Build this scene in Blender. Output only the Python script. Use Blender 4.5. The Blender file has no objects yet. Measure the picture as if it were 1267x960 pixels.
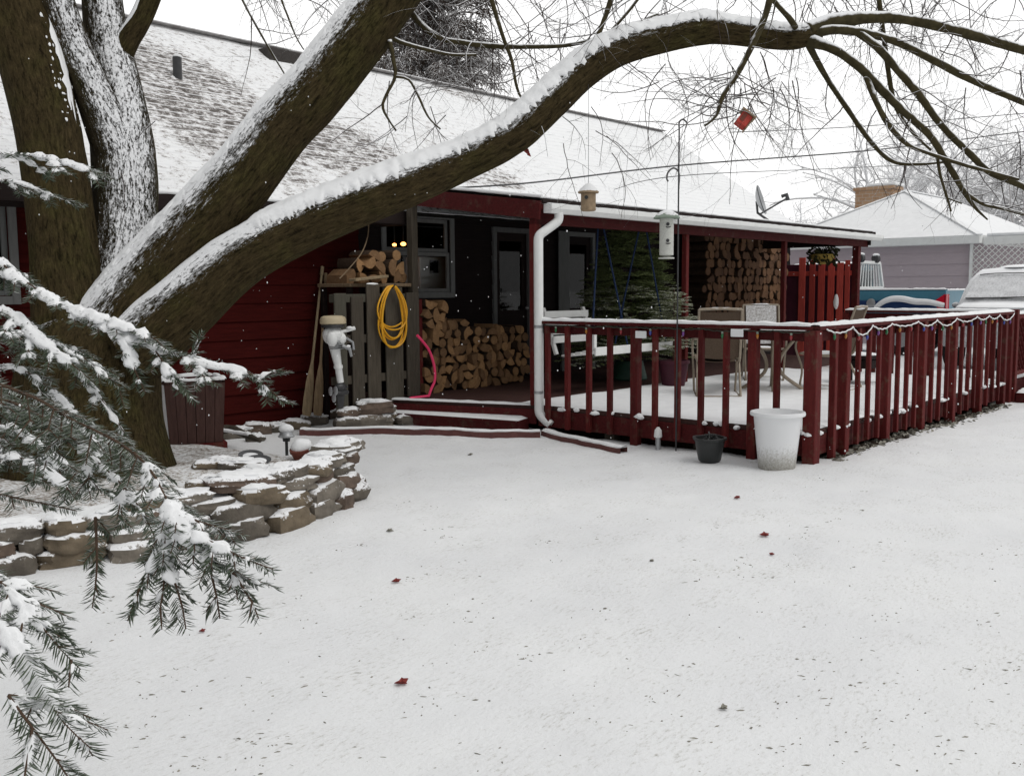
import bpy, math, random
from mathutils import Vector, Matrix, noise as mnoise
V = Vector
S = bpy.context.scene
COL = S.collection
rng = random.Random(7)
R_ = math.radians

# ------------------------------------------------------------------ camera
# world axes follow the house: +X along its front wall, +Y into the house, Z up.
FPX, IW, IH = 1200.0, 1267.0, 960.0
CAM = V((-7.951, -6.709, 1.53))
def cam_axes(th=41.7, pitch=5.8, roll=0.4):
    t, p, r = R_(th), R_(pitch), R_(roll)
    u = V((math.sin(t), math.cos(t))); w = V((-u.y, u.x))
    h = V((u.y, w.y))
    f = V((h.x*math.cos(p), h.y*math.cos(p), -math.sin(p)))
    rt = V((h.y, -h.x, 0)); up = rt.cross(f)
    return rt*math.cos(r)-up*math.sin(r), up*math.cos(r)+rt*math.sin(r), f
CR, CU, CF = cam_axes()
def ray(px, py): return CF+CR*((px-IW/2)/FPX)-CU*((py-IH/2)/FPX)
def at(px, py, d): return CAM+ray(px, py)*d                       # a point at a depth in metres
def on_x(px, py, x): r = ray(px, py); return CAM+r*((x-CAM.x)/r.x)
def on_y(px, py, y): r = ray(px, py); return CAM+r*((y-CAM.y)/r.y)
def on_z(px, py, z): r = ray(px, py); return CAM+r*((z-CAM.z)/r.z)
cd = bpy.data.cameras.new('camera'); co = bpy.data.objects.new('camera', cd); COL.objects.link(co)
cd.sensor_width = 36; cd.lens = 36*FPX/IW; cd.clip_start = 0.05; cd.clip_end = 2000
m = Matrix((CR, CU, -CF)).transposed().to_4x4(); m.translation = CAM; co.matrix_world = m
S.camera = co

# ------------------------------------------------------------------ helpers
def nz(p, s=1.0, seed=0.0): return mnoise.noise(V((p[0]*s+seed, p[1]*s+seed*1.7, p[2]*s-seed)))
def sstep(a, b, x):
    t = min(1, max(0, (x-a)/(b-a))); return t*t*(3-2*t)
def catmull(P, step):
    """points resampled along a smooth curve; P may carry extra values after xyz"""
    P = [tuple(p) for p in P]; n = len(P); out = []
    for i in range(n-1):
        p0, p1, p2, p3 = P[max(i-1, 0)], P[i], P[i+1], P[min(i+2, n-1)]
        L = math.dist(p1[:3], p2[:3]); k = max(1, int(L/step))
        for j in range(k):
            t = j/k; t2 = t*t; t3 = t2*t
            out.append(tuple(.5*((2*b)+(-a+c)*t+(2*a-5*b+4*c-d)*t2+(-a+3*b-3*c+d)*t3) for a, b, c, d in zip(p0, p1, p2, p3)))
    out.append(P[-1]); return out

class MB:
    def __init__(s): s.v = []; s.f = []; s.m = []; s.uv = None
    def add(s, vs, fs, mi=0):
        o = len(s.v); s.v.extend(tuple(p) for p in vs)
        for f in fs: s.f.append(tuple(i+o for i in f)); s.m.append(mi)
    def box(s, lo, hi, mi=0, M=None):
        x0, y0, z0 = lo; x1, y1, z1 = hi
        vs = [V(p) for p in ((x0,y0,z0),(x1,y0,z0),(x1,y1,z0),(x0,y1,z0),(x0,y0,z1),(x1,y0,z1),(x1,y1,z1),(x0,y1,z1))]
        if M: vs = [M @ p for p in vs]
        s.add(vs, [(0,3,2,1),(4,5,6,7),(0,1,5,4),(1,2,6,5),(2,3,7,6),(3,0,4,7)], mi)
        return s
    def bbox(s, lo, hi, b=.006, mi=0, M=None):
        """box with chamfered vertical and horizontal edges"""
        lo = V(lo); hi = V(hi); c = (lo+hi)/2; h = (hi-lo)/2; b = min(b, .45*min(h))
        vs = []; idx = {}
        for sx in (-1,1):
            for sy in (-1,1):
                for sz in (-1,1):
                    for ax in range(3):
                        p = [sx*h.x, sy*h.y, sz*h.z]; sg = (sx, sy, sz)
                        for k in range(3):
                            if k != ax: p[k] -= sg[k]*b
                        idx[(sx,sy,sz,ax)] = len(vs); q = c+V(p); vs.append(M @ q if M else q)
        fs = []
        for ax in range(3):
            a, d = [k for k in range(3) if k != ax]
            for sg in (-1,1):
                q = []
                for (i, j) in ((-1,-1),(1,-1),(1,1),(-1,1)):
                    k = [0,0,0]; k[ax] = sg; k[a] = i; k[d] = j; q.append(idx[(*k, ax)])
                fs.append(tuple(q))
        for ax in range(3):
            a, d = [k for k in range(3) if k != ax]
            for i in (-1,1):
                for j in (-1,1):
                    k0 = [0,0,0]; k0[ax] = -1; k0[a] = i; k0[d] = j; k1 = list(k0); k1[ax] = 1
                    fs.append((idx[(*k0, a)], idx[(*k1, a)], idx[(*k1, d)], idx[(*k0, d)]))
        for sx in (-1,1):
            for sy in (-1,1):
                for sz in (-1,1): fs.append(tuple(idx[(sx,sy,sz,k)] for k in range(3)))
        s.add(vs, fs, mi); return s
    def bar(s, a, b, w, h, mi=0, up=V((0,0,1))):
        a = V(a); b = V(b); d = (b-a); L = d.length; d.normalize()
        if abs(d.dot(up)) > .98: up = V((0,1,0))
        x = d.cross(up).normalized(); z = x.cross(d)
        M = Matrix((x, d, z)).transposed().to_4x4(); M.translation = a
        s.bbox((-w/2, 0, -h/2), (w/2, L, h/2), min(w, h)*.12, mi, M); return s
    def tube(s, pts, rad, n=8, mi=0, cap=True, uv=False, disp=None):
        pts = [V(p[:3]) for p in pts]; k = len(pts)
        if k < 2: return s
        rr = rad if hasattr(rad, '__len__') else [rad]*k
        o = len(s.v); ref = None; L = 0
        for i in range(k):
            t = (pts[min(i+1, k-1)]-pts[max(i-1, 0)])
            if t.length < 1e-9: t = V((0,0,1))
            t.normalize()
            if ref is None:
                ref = t.cross(V((0,0,1)) if abs(t.z) < .9 else V((1,0,0))).normalized()
            ref = (ref-t*ref.dot(t)).normalized(); bn = t.cross(ref)
            for j in range(n):
                a = 2*math.pi*j/n; d = ref*math.cos(a)+bn*math.sin(a)
                r = rr[i]
                if disp: r *= 1+disp(pts[i], d, a)
                s.v.append(tuple(pts[i]+d*r))
        for i in range(k-1):
            for j in range(n):
                a = o+i*n+j; b = o+i*n+(j+1) % n
                s.f.append((a, b, b+n, a+n)); s.m.append(mi)
        if cap:
            s.f.append(tuple(o+j for j in reversed(range(n)))); s.m.append(mi)
            s.f.append(tuple(o+(k-1)*n+j for j in range(n))); s.m.append(mi)
        return s
    def lathe(s, c, prof, n=24, mi=0, axis=V((0,0,1)), sx=1, sy=1, jit=None):
        c = V(c); q = V((0,0,1)).rotation_difference(axis); o = len(s.v)
        for (r, z) in prof:
            for j in range(n):
                a = 2*math.pi*j/n; p = V((r*math.cos(a)*sx, r*math.sin(a)*sy, z))
                if jit: p = jit(p)
                s.v.append(tuple(c+q @ p))
        for i in range(len(prof)-1):
            for j in range(n):
                a = o+i*n+j; b = o+i*n+(j+1) % n
                s.f.append((a, b, b+n, a+n)); s.m.append(mi)
        s.f.append(tuple(o+j for j in reversed(range(n)))); s.m.append(mi)
        s.f.append(tuple(o+(len(prof)-1)*n+j for j in range(n))); s.m.append(mi)
        return s
    def prism(s, poly, d, mi=0, M=None):
        """polygon in local xy, extruded by d along local z"""
        n = len(poly); vs = [V((x, y, 0)) for x, y in poly]+[V((x, y, d)) for x, y in poly]
        if M: vs = [M @ p for p in vs]
        s.add(vs, [tuple(reversed(range(n))), tuple(range(n, 2*n))]+[(i, (i+1) % n, n+(i+1) % n, n+i) for i in range(n)], mi)
        return s
    def blob(s, c, r, seed=0, nu=10, nv=6, amp=.25, fr=1.5, mi=0, flat=1.0, box=0.0, M=None):
        """noisy ellipsoid; r = (rx,ry,rz); box>0 pushes it towards a box; flat squashes the underside"""
        c = V(c); o = len(s.v); vs = []
        for i in range(nv+1):
            th = math.pi*i/nv
            for j in range(nu):
                ph = 2*math.pi*j/nu
                d = V((math.sin(th)*math.cos(ph), math.sin(th)*math.sin(ph), math.cos(th)))
                if box: 
                    q = max(abs(d.x), abs(d.y), abs(d.z)); d = d.lerp(d/q, box)
                k = 1+amp*nz(d, fr, seed)
                p = V((d.x*r[0], d.y*r[1], d.z*r[2]))*k
                if p.z < 0: p.z *= flat
                vs.append(c+(M @ p if M else p))
        fs = []
        for i in range(nv):
            for j in range(nu):
                a = i*nu+j; b = i*nu+(j+1) % nu; fs.append((a, a+nu, b+nu, b))
        s.add(vs, fs, mi); return s
    def build(s, name, mats, parent=None, smooth=True, base=None, angle=40):
        if not isinstance(mats, (list, tuple)): mats = [mats]
        me = bpy.data.meshes.new(name); o = bpy.data.objects.new(name, me); COL.objects.link(o)
        if parent is not None:
            b = V(parent['_b']); o.parent = parent; o['_b'] = tuple(b)
        else:
            b = V(base) if base is not None else V((0,0,0)); o.location = b; o['_b'] = tuple(b)
        me.from_pydata([(x-b.x, y-b.y, z-b.z) for x, y, z in s.v], [], s.f)
        for mt in mats: me.materials.append(mt)
        me.polygons.foreach_set('material_index', s.m)
        if smooth:
            me.polygons.foreach_set('use_smooth', [True]*len(s.f))
            if angle < 180: me.set_sharp_from_angle(angle=R_(angle))
        me.update(); return o
def tag(o, label=None, cat=None, group=None, kind=None):
    if label: o['label'] = label
    if cat: o['category'] = cat
    if group: o['group'] = group
    if kind: o['kind'] = kind
    return o
def thing(name, base, label, cat, group=None):
    o = bpy.data.objects.new(name, None); COL.objects.link(o); o.location = base; o['_b'] = tuple(base)
    o.empty_display_size = .1
    return tag(o, label, cat, group)

# ------------------------------------------------------------------ materials
class NT:
    def __init__(s, name):
        s.m = bpy.data.materials.new(name); s.m.use_nodes = True; s.t = s.m.node_tree
        s.b = s.t.nodes['Principled BSDF']; s.out = s.t.nodes['Material Output']
    def n(s, typ, **kw):
        x = s.t.nodes.new(typ)
        for k, v in kw.items():
            if k.startswith('i_'): x.inputs[k[2:].replace('_', ' ')].default_value = v
            else: setattr(x, k, v)
        return x
    def l(s, a, b): s.t.links.new(a, b)
    def noise(s, scale, detail=4, rough=.55, vec=None, dist=0):
        x = s.n('ShaderNodeTexNoise'); x.inputs['Scale'].default_value = scale; x.inputs['Detail'].default_value = detail
        x.inputs['Roughness'].default_value = rough; x.inputs['Distortion'].default_value = dist
        if vec: s.l(vec, x.inputs['Vector'])
        return x.outputs['Fac']
    def coord(s, scale=(1,1,1), rot=(0,0,0)):
        c = s.n('ShaderNodeTexCoord'); mp = s.n('ShaderNodeMapping'); mp.inputs['Scale'].default_value = scale; mp.inputs['Rotation'].default_value = rot
        s.l(c.outputs['Object'], mp.inputs['Vector']); return mp.outputs['Vector']
    def ramp(s, fac, stops):
        r = s.n('ShaderNodeValToRGB'); e = r.color_ramp.elements
        while len(e) > 1: e.remove(e[-1])
        for i, (p, c) in enumerate(stops):
            x = e[0] if i == 0 else e.new(p)
            x.position = p; x.color = (*c, 1) if len(c) == 3 else c
        s.l(fac, r.inputs['Fac']); return r.outputs['Color']
    def mix(s, fac, a, b, mode='MIX'):
        x = s.n('ShaderNodeMix', data_type='RGBA', blend_type=mode)
        for sock, val in ((x.inputs['Factor'], fac), (x.inputs['A'], a), (x.inputs['B'], b)):
            if isinstance(val, (int, float)): sock.default_value = val
            elif isinstance(val, tuple): sock.default_value = (*val, 1) if len(val) == 3 else val
            else: s.l(val, sock)
        return x.outputs['Result']
    def math(s, op, a, b=0.0):
        x = s.n('ShaderNodeMath', operation=op)
        for i, v in enumerate((a, b)):
            if isinstance(v, (int, float)): x.inputs[i].default_value = v
            else: s.l(v, x.inputs[i])
        return x.outputs[0]
    def bump(s, h, strength=.3, dist=.02):
        b = s.n('ShaderNodeBump'); b.inputs['Strength'].default_value = strength; b.inputs['Distance'].default_value = dist
        s.l(h, b.inputs['Height']); s.l(b.outputs['Normal'], s.b.inputs['Normal'])
    def col(s, c):
        if isinstance(c, tuple): s.b.inputs['Base Color'].default_value = (*c, 1)
        else: s.l(c, s.b.inputs['Base Color'])
    def rough(s, v, spec=.3, metal=0):
        s.b.inputs['Roughness'].default_value = v; s.b.inputs['Specular IOR Level'].default_value = spec; s.b.inputs['Metallic'].default_value = metal
    def up(s):
        g = s.n('ShaderNodeNewGeometry'); x = s.n('ShaderNodeSeparateXYZ'); s.l(g.outputs['Normal'], x.inputs[0]); return x.outputs['Z']
SNOW = (.83, .84, .855)
def simple(name, c, rough=.6, spec=.3, metal=0, var=.25, scale=8, bump=.0, stretch=(1,1,1)):
    k = NT(name); v = k.coord(stretch)
    f = k.noise(scale, 5, .6, v)
    k.col(k.ramp(f, [(.25, tuple(x*(1-var) for x in c)), (.75, tuple(min(1, x*(1+var)) for x in c))]))
    k.rough(rough, spec, metal)
    if bump: k.bump(k.noise(scale*4, 4, .6, v), bump, .01)
    return k.m
def m_snow(name='snow', scale=40, strength=.35, dist=.008):
    k = NT(name); v = k.coord()
    f = k.noise(6, 4, .6, v)
    k.col(k.ramp(f, [(.3, (.78, .79, .80)), (.7, (.85, .86, .87))])); k.rough(.75, .2)
    k.bump(k.noise(scale, 6, .65, v), strength, dist); return k.m
def snowed(k, basecol, lo, hi, nscale, namp, fine=None):
    """snow lying on the faces of a thing that look up"""
    z = k.up(); f = k.noise(nscale, 5, .65, k.coord())
    a = k.math('ADD', z, k.math('MULTIPLY', k.math('SUBTRACT', f, .5), namp))
    mr = k.n('ShaderNodeMapRange'); mr.inputs['From Min'].default_value = lo; mr.inputs['From Max'].default_value = hi; k.l(a, mr.inputs['Value'])
    c = k.mix(mr.outputs['Result'], basecol, SNOW); k.col(c); return mr.outputs['Result']
def m_dusted(name, c, lo=.35, hi=.6, nscale=30, namp=.9, var=.3, scale=14, rough=.8, bump=.4, stretch=(1,1,1)):
    k = NT(name); v = k.coord(stretch); f = k.noise(scale, 6, .65, v)
    base = k.ramp(f, [(.25, tuple(x*(1-var) for x in c)), (.75, tuple(min(1, x*(1+var)) for x in c))])
    snowed(k, base, lo, hi, nscale, namp); k.rough(rough, .25); k.bump(k.noise(scale*3, 5, .6, v), bump, .012); return k.m

M = {}
M['snow'] = m_snow()
M['snow_fluff'] = m_snow('snow_fluff', 90, .5, .005)
def m_ground():
    k = NT('ground_snow'); v = k.coord()
    v2 = k.coord((1, 2.6, 1), (0, 0, R_(-41)))
    f = k.noise(26, 5, .7, v2)
    g = k.noise(3.1, 3, .5, v)
    spots = k.math('MULTIPLY', f, k.math('ADD', k.math('MULTIPLY', g, .55), .72))
    c = k.ramp(spots, [(.53, (.79, .80, .805)), (.62, (.715, .72, .715)), (.70, (.56, .56, .54)), (.80, (.38, .37, .33))])
    big = k.noise(1.1, 3, .5, v)
    c = k.mix(1.0, c, k.ramp(big, [(.3, (.94, .94, .95)), (.7, (1, 1, 1))]), 'MULTIPLY')
    k.col(c); k.rough(.8, .2)
    k.bump(k.math('ADD', k.noise(55, 6, .7, v), k.math('MULTIPLY', k.noise(9, 4, .6, v2), .9)), .55, .012); return k.m
M['ground'] = m_ground()
M['soil'] = simple('soil', (.035, .025, .018), .95, .1, var=.4, scale=20, bump=.6)
def m_bed():
    k = NT('bed_litter'); v = k.coord(); f = k.noise(38, 6, .75, v); g = k.noise(4, 3, .5, v)
    a = k.math('ADD', f, k.math('MULTIPLY', g, .35))
    c = k.ramp(a, [(.62, (.80, .81, .82)), (.72, (.42, .38, .34)), (.82, (.09, .07, .05))])
    k.col(c); k.rough(.85, .2); k.bump(f, .8, .02); return k.m
M['bed'] = m_bed()
def m_roof():
    k = NT('roof_snow'); v = k.coord()
    geo = k.n('ShaderNodeTexCoord'); sep = k.n('ShaderNodeSeparateXYZ'); k.l(geo.outputs['Object'], sep.inputs[0])
    def patch(cx, cy, rx, ry, wt):
        a = k.math('DIVIDE', k.math('SUBTRACT', sep.outputs['X'], cx), rx); b = k.math('DIVIDE', k.math('SUBTRACT', sep.outputs['Y'], cy), ry)
        d = k.math('ADD', k.math('POWER', a, 2.0), k.math('POWER', b, 2.0))
        return k.math('MULTIPLY', k.math('MINIMUM', k.math('MULTIPLY', k.math('MAXIMUM', k.math('SUBTRACT', 1.0, d), 0.0), 1.4), 1.0), wt)
    P = None
    for q in ROOF_PATCH:
        p = patch(*q); P = p if P is None else k.math('MAXIMUM', P, p)
    P = k.math('MULTIPLY', P, .215)
    P = k.math('ADD', P, k.math('MULTIPLY', k.math('SUBTRACT', k.noise(1.7, 4, .6, v), .5), .16))
    f = k.noise(9, 9, .82, k.coord((1, 1.15, 1.15)), .3); a = k.math('ADD', f, P)
    c = k.ramp(a, [(.62, (.88, .89, .90)), (.69, (.56, .545, .54)), (.74, (.17, .155, .145)), (.85, (.06, .052, .046))])
    k.col(c); k.rough(.8, .2); k.bump(a, .7, .03); return k.m
def m_wood(name, c, var=.35, stretch=(3, 3, 40), rough=.75, flake=None, spec=.15):
    k = NT(name); v = k.coord(stretch); f = k.noise(2.5, 6, .65, v)
    cc = k.ramp(f, [(.25, tuple(x*(1-var) for x in c)), (.75, tuple(min(1, x*(1+var)) for x in c))])
    if flake:
        w = k.noise(9, 6, .7, k.coord())
        cc = k.mix(k.ramp(w, [(.54, (0,0,0)), (.70, (1,1,1))]), cc, flake)
    oi = k.n('ShaderNodeObjectInfo'); cc = k.mix(1.0, cc, k.ramp(oi.outputs['Random'], [(0, (.68, .70, .74)), (.5, (1, 1, 1)), (1, (1.0, 1.12, 1.15))]), 'MULTIPLY')
    k.col(cc); k.rough(rough, spec); k.bump(f, .35, .006); return k.m
M['red'] = m_wood('red_stain', (.100, .013, .012), flake=(.105, .052, .036), stretch=(14, 14, 2))
M['redx'] = m_wood('red_stain_board', (.078, .010, .010), flake=(.095, .046, .032), stretch=(2, 14, 14))
M['red_bright'] = m_wood('red_paint_fence', (.42, .06, .045), stretch=(14, 14, 2), var=.25)
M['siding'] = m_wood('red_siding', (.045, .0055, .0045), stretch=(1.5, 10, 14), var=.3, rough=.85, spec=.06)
M['porch_dark'] = m_wood('dark_wood_porch_shade', (.018, .011, .010), stretch=(1.5, 10, 14), var=.3)  # porch shade worked into the wall colour; other dark boards share it
M['brown_floor'] = m_wood('deck_boards', (.06, .028, .024), stretch=(2, 14, 14))
M['grey_wood'] = m_wood('weathered_wood', (.075, .063, .048), stretch=(16, 16, 2))
M['grey_trim'] = m_wood('grey_trim', (.17, .17, .165), stretch=(10, 10, 2), var=.15)
M['pale_wood'] = m_wood('pale_wood', (.27, .19, .115), stretch=(16, 16, 2))
M['white'] = simple('white_paint', (.78, .79, .78), .45, .4, var=.06)
M['white_plastic'] = simple('white_plastic', (.80, .81, .82), .35, .4, var=.04)
M['black_plastic'] = simple('black_plastic', (.02, .022, .022), .4, .4, var=.3)
M['dark_metal'] = simple('dark_metal', (.05, .05, .052), .45, .5, .4, var=.3)
M['grey_metal'] = simple('grey_metal', (.38, .39, .40), .4, .5, .5, var=.15)
M['beige'] = simple('beige_enamel', (.50, .42, .28), .4, .4, var=.1)
M['bronze'] = simple('bronze_frame', (.30, .25, .19), .45, .5, .2, var=.2)
M['sling'] = simple('brown_sling', (.10, .072, .052), .85, .1, var=.2, scale=60)
M['yellow'] = simple('yellow_cord', (.72, .36, .015), .4, .4, var=.12)
M['pink'] = simple('pink_plastic', (.85, .05, .16), .4, .4, var=.1)
M['blue_rope'] = simple('blue_rope', (.012, .025, .065), .8, .2, var=.3, scale=90)
M['shingle'] = simple('shingle', (.055, .05, .047), .9, .1, var=.3, scale=30, bump=.4)
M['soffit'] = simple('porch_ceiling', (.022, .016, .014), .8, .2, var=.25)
M['glass'] = None
def m_glass():
    k = NT('window_glass'); k.t.nodes.remove(k.b)
    tr = k.n('ShaderNodeBsdfTransparent'); gl = k.n('ShaderNodeBsdfGlossy'); mx = k.n('ShaderNodeMixShader'); fr = k.n('ShaderNodeFresnel')
    tr.inputs['Color'].default_value = (.75, .8, .8, 1); gl.inputs['Roughness'].default_value = .02; fr.inputs['IOR'].default_value = 1.4
    k.l(fr.outputs[0], mx.inputs[0]); k.l(tr.outputs[0], mx.inputs[1]); k.l(gl.outputs[0], mx.inputs[2]); k.l(mx.outputs[0], k.out.inputs['Surface']); return k.m
M['glass'] = m_glass()
def m_emit(name, c, s):
    k = NT(name); k.col(c); k.b.inputs['Emission Color'].default_value = (*c, 1); k.b.inputs['Emission Strength'].default_value = s; return k.m
M['lamp_orange'] = m_emit('lit_bulb', (1, .35, .08), 9)
def m_bark(name, c, moss, snow_dir=None, lo=.5, hi=.6, namp=.9, nscale=16):
    k = NT(name); at_ = k.n('ShaderNodeAttribute'); at_.attribute_name = 'bark'
    mp = k.n('ShaderNodeMapping'); mp.inputs['Scale'].default_value = (1, 1, .26); k.l(at_.outputs['Vector'], mp.inputs['Vector']); v = mp.outputs['Vector']
    mp2 = k.n('ShaderNodeMapping'); mp2.inputs['Scale'].default_value = (1, 1, .45); k.l(at_.outputs['Vector'], mp2.inputs['Vector'])
    f1 = k.noise(46, 6, .62, v, .5); f2 = k.noise(120, 5, .65, mp2.outputs['Vector'], .3); g0 = k.noise(9, 4, .6, at_.outputs['Vector'])
    f = k.math('ADD', k.math('ADD', k.math('MULTIPLY', f1, .60), k.math('MULTIPLY', f2, .28)), k.math('MULTIPLY', g0, .12))
    base = k.ramp(f, [(.38, tuple(x*.22 for x in c)), (.47, tuple(x*.75 for x in c)), (.54, c), (.66, tuple(x*1.6 for x in c))])
    g = k.noise(3.2, 5, .65, k.coord()); base = k.mix(k.ramp(g, [(.46, (0,0,0)), (.66, (.65,.65,.65))]), base, k.mix(k.ramp(f, [(.4, (0, 0, 0)), (.6, (1, 1, 1))]), tuple(x*.35 for x in moss), tuple(x*1.5 for x in moss)))
    if snow_dir:
        geo = k.n('ShaderNodeNewGeometry'); dt = k.n('ShaderNodeVectorMath', operation='DOT_PRODUCT'); k.l(geo.outputs['Normal'], dt.inputs[0]); dt.inputs[1].default_value = snow_dir
        q = k.math('ADD', k.math('MULTIPLY', k.noise(nscale, 7, .8, mp2.outputs['Vector']), .62), k.math('MULTIPLY', f1, .38))
        a = k.math('ADD', dt.outputs['Value'], k.math('MULTIPLY', k.math('SUBTRACT', q, .5), namp))
        mr = k.n('ShaderNodeMapRange'); mr.inputs['From Min'].default_value = lo; mr.inputs['From Max'].default_value = hi; k.l(a, mr.inputs['Value'])
        k.col(k.mix(mr.outputs['Result'], base, SNOW))
        k.bump(k.math('ADD', f, k.math('MULTIPLY', mr.outputs['Result'], .5)), 1.0, .022)
    else:
        k.col(base); k.bump(f, 1.0, .03)
    k.rough(.95, .05); return k.m
SD = (-CR*.45+V((0,0,1))*.85-CF*.25).normalized()
SD2 = (CR*.55+V((0,0,1))*.35-CF*.75).normalized()
SD5 = (-CR*.72+V((0,0,1))*.50-CF*.50).normalized(); SDL = (V((0,0,1))*.90-CF*.42-CR*.15).normalized()
BC, MC = (.047, .035, .017), (.042, .038, .013)
M['bark'] = m_bark('maple_bark', BC, MC, tuple(SD), .86, 1.0, .9, 60)
M['bark_lean'] = m_bark('maple_bark_dusted_lean', BC, MC, tuple(SD5), .64, .82, 2.3, 80)
M['bark_limb'] = m_bark('maple_bark_dusted_limb', BC, MC, tuple(SDL), .60, .76, 1.8, 80)
M['bark_plaster'] = m_bark('maple_bark_plastered_with_snow', (.050, .040, .024), (.035, .034, .014), tuple(SD2), .70, .90, 4.6, 95)
def m_twig(name, c, lo, hi, namp=.8):
    k = NT(name); base = k.ramp(k.noise(20, 3, .5, k.coord()), [(.3, tuple(x*.7 for x in c)), (.7, tuple(x*1.3 for x in c))])
    snowed(k, base, lo, hi, 9, namp); k.rough(.9, .1); return k.m
M['twig'] = m_twig('twig_dusted', (.052, .040, .036), .25, .65)
M['branch'] = m_twig('branch_mossy_dusted', (.048, .040, .020), .30, .58, 1.0)
M['far_twig'] = m_twig('far_twig_snowy_hazed', (.40, .385, .385), -.7, .2, .7)  # snow cover plus distance haze, both put into the pale colour
M['far_twig2'] = m_twig('spruce_twig_snowy', (.075, .055, .042), .25, .75, 1.2)
M['needle'] = m_dusted('fir_needles', (.050, .068, .042), .80, 1.15, 40, .8, .5, 60, .55, 0)
M['needle_dark'] = m_dusted('porch_spruce_needles', (.18, .22, .09), .96, 1.3, 40, .6, .5, 30, .6, 0)
M['needle_frost'] = m_dusted('porch_spruce_tips', (.22, .24, .14), .75, 1.2, 40, .8, .4, 30, .6, 0)
M['stem'] = simple('fir_stem', (.07, .045, .03), .85, .2, var=.3, scale=60)
for i, c in enumerate(((.145, .115, .080), (.115, .10, .082), (.125, .092, .072), (.165, .145, .12))):
    M['stone%d' % i] = m_dusted('stone_%s' % ('tan', 'grey', 'rust', 'pale')[i], c, .58, .80, 40, 1.5, .45, 9, .9, .6)
M['log_end'] = None
def m_logend(name, a, b):
    k = NT(name); v = k.coord(); w = k.n('ShaderNodeTexWave'); w.wave_type = 'RINGS'; w.rings_direction = 'Y'; w.inputs['Scale'].default_value = 40; w.inputs['Distortion'].default_value = 6
    k.l(v, w.inputs['Vector'])
    oi = k.n('ShaderNodeObjectInfo'); c0 = k.mix(oi.outputs['Random'], a, b)
    c = k.mix(k.math('MULTIPLY', w.outputs['Fac'], .35), c0, tuple(x*.5 for x in a)); f = k.noise(30, 4, .6, v)
    k.col(k.mix(.5, c, k.ramp(f, [(.3, (.35, .3, .25)), (.7, (1, 1, 1))]), 'MULTIPLY')); k.rough(.85, .15); k.bump(f, .4, .01); return k.m
M['log_end'] = m_logend('log_end', (.46, .27, .13), (.16, .095, .055)); M['log_end_shaded'] = m_logend('log_end_roof_shade', (.24, .135, .075), (.11, .062, .04))  # second log tone is darkened to carry the porch roof's shade
M['log_bark'] = simple('log_bark', (.06, .04, .028), .95, .1, var=.4, scale=30, bump=.6)
M['leaf'] = simple('red_leaf', (.20, .035, .03), .7, .2, var=.4, scale=40)
M['debris'] = simple('grass_bits', (.26, .25, .215), .9, .1, var=.5, scale=30)
M['garage_wall'] = m_wood('mauve_siding', (.56, .47, .49), stretch=(2, 2, 10), var=.08)
M['brick'] = None
def m_brick():
    k = NT('chimney_brick'); b = k.n('ShaderNodeTexBrick'); tc_ = k.n('ShaderNodeTexCoord'); sp = k.n('ShaderNodeSeparateXYZ'); cb_ = k.n('ShaderNodeCombineXYZ'); k.l(tc_.outputs['Object'], sp.inputs[0])
    k.l(k.math('ADD', sp.outputs['X'], sp.outputs['Y']), cb_.inputs[0]); k.l(sp.outputs['Z'], cb_.inputs[1]); k.l(cb_.outputs[0], b.inputs['Vector'])
    b.inputs['Scale'].default_value = 2.4; b.inputs['Mortar Size'].default_value = .012; b.inputs['Color1'].default_value = (.36, .22, .13, 1); b.inputs['Color2'].default_value = (.42, .28, .18, 1); b.inputs['Mortar'].default_value = (.45, .42, .38, 1)
    k.col(b.outputs['Color']); k.rough(.9, .1); return k.m
M['brick'] = m_brick()
M['truck_blue'] = simple('teal_blue_car_paint', (.075, .23, .32), .3, .5, .1, var=.08)
M['truck_navy'] = simple('dark_blue_car_paint', (.02, .05, .14), .3, .5, .1, var=.08)
M['red_lens'] = simple('red_lens', (.55, .01, .03), .2, .5, var=.1)
M['rubber'] = simple('rubber', (.015, .015, .016), .8, .2, var=.2)
M['suv_snow'] = m_dusted('snow_crusted_paint', (.16, .16, .17), -.5, .75, 30, 1.5, .3, 40, .6, .7)
M['dark_glass'] = simple('dark_glass', (.02, .022, .025), .08, .5, var=.1)
M['maroon'] = simple('maroon_tarp', (.07, .015, .028), .6, .3, var=.3, scale=4, bump=.3)
M['planter_wood'] = m_wood('planter_staves', (.075, .038, .032), stretch=(12, 12, 2))
M['terracotta'] = simple('terracotta', (.17, .055, .04), .8, .2, var=.2)
M['bird_tan'] = simple('birdhouse_tan', (.27, .20, .13), .8, .2, var=.25, scale=30)
M['feeder_green'] = simple('feeder_green', (.22, .27, .22), .6, .3, var=.2)
M['feeder_tube'] = simple('feeder_tube', (.55, .56, .52), .3, .5, var=.15, scale=60)
M['feeder_green_dark'] = simple('dark_cord', (.03, .04, .03), .6, .2, var=.2)
M['yellow_basket'] = simple('coir_basket', (.40, .29, .08), .95, .1, var=.4, scale=40, bump=.8)
for nm, c in (('green', (.015, .14, .05)), ('blue', (.04, .06, .30)), ('amber', (.38, .15, .02)), ('rose', (.28, .03, .035)), ('violet', (.16, .05, .24))):
    M['bulb_'+nm] = simple('bulb_'+nm, c, .25, .5, var=.05)
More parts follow.
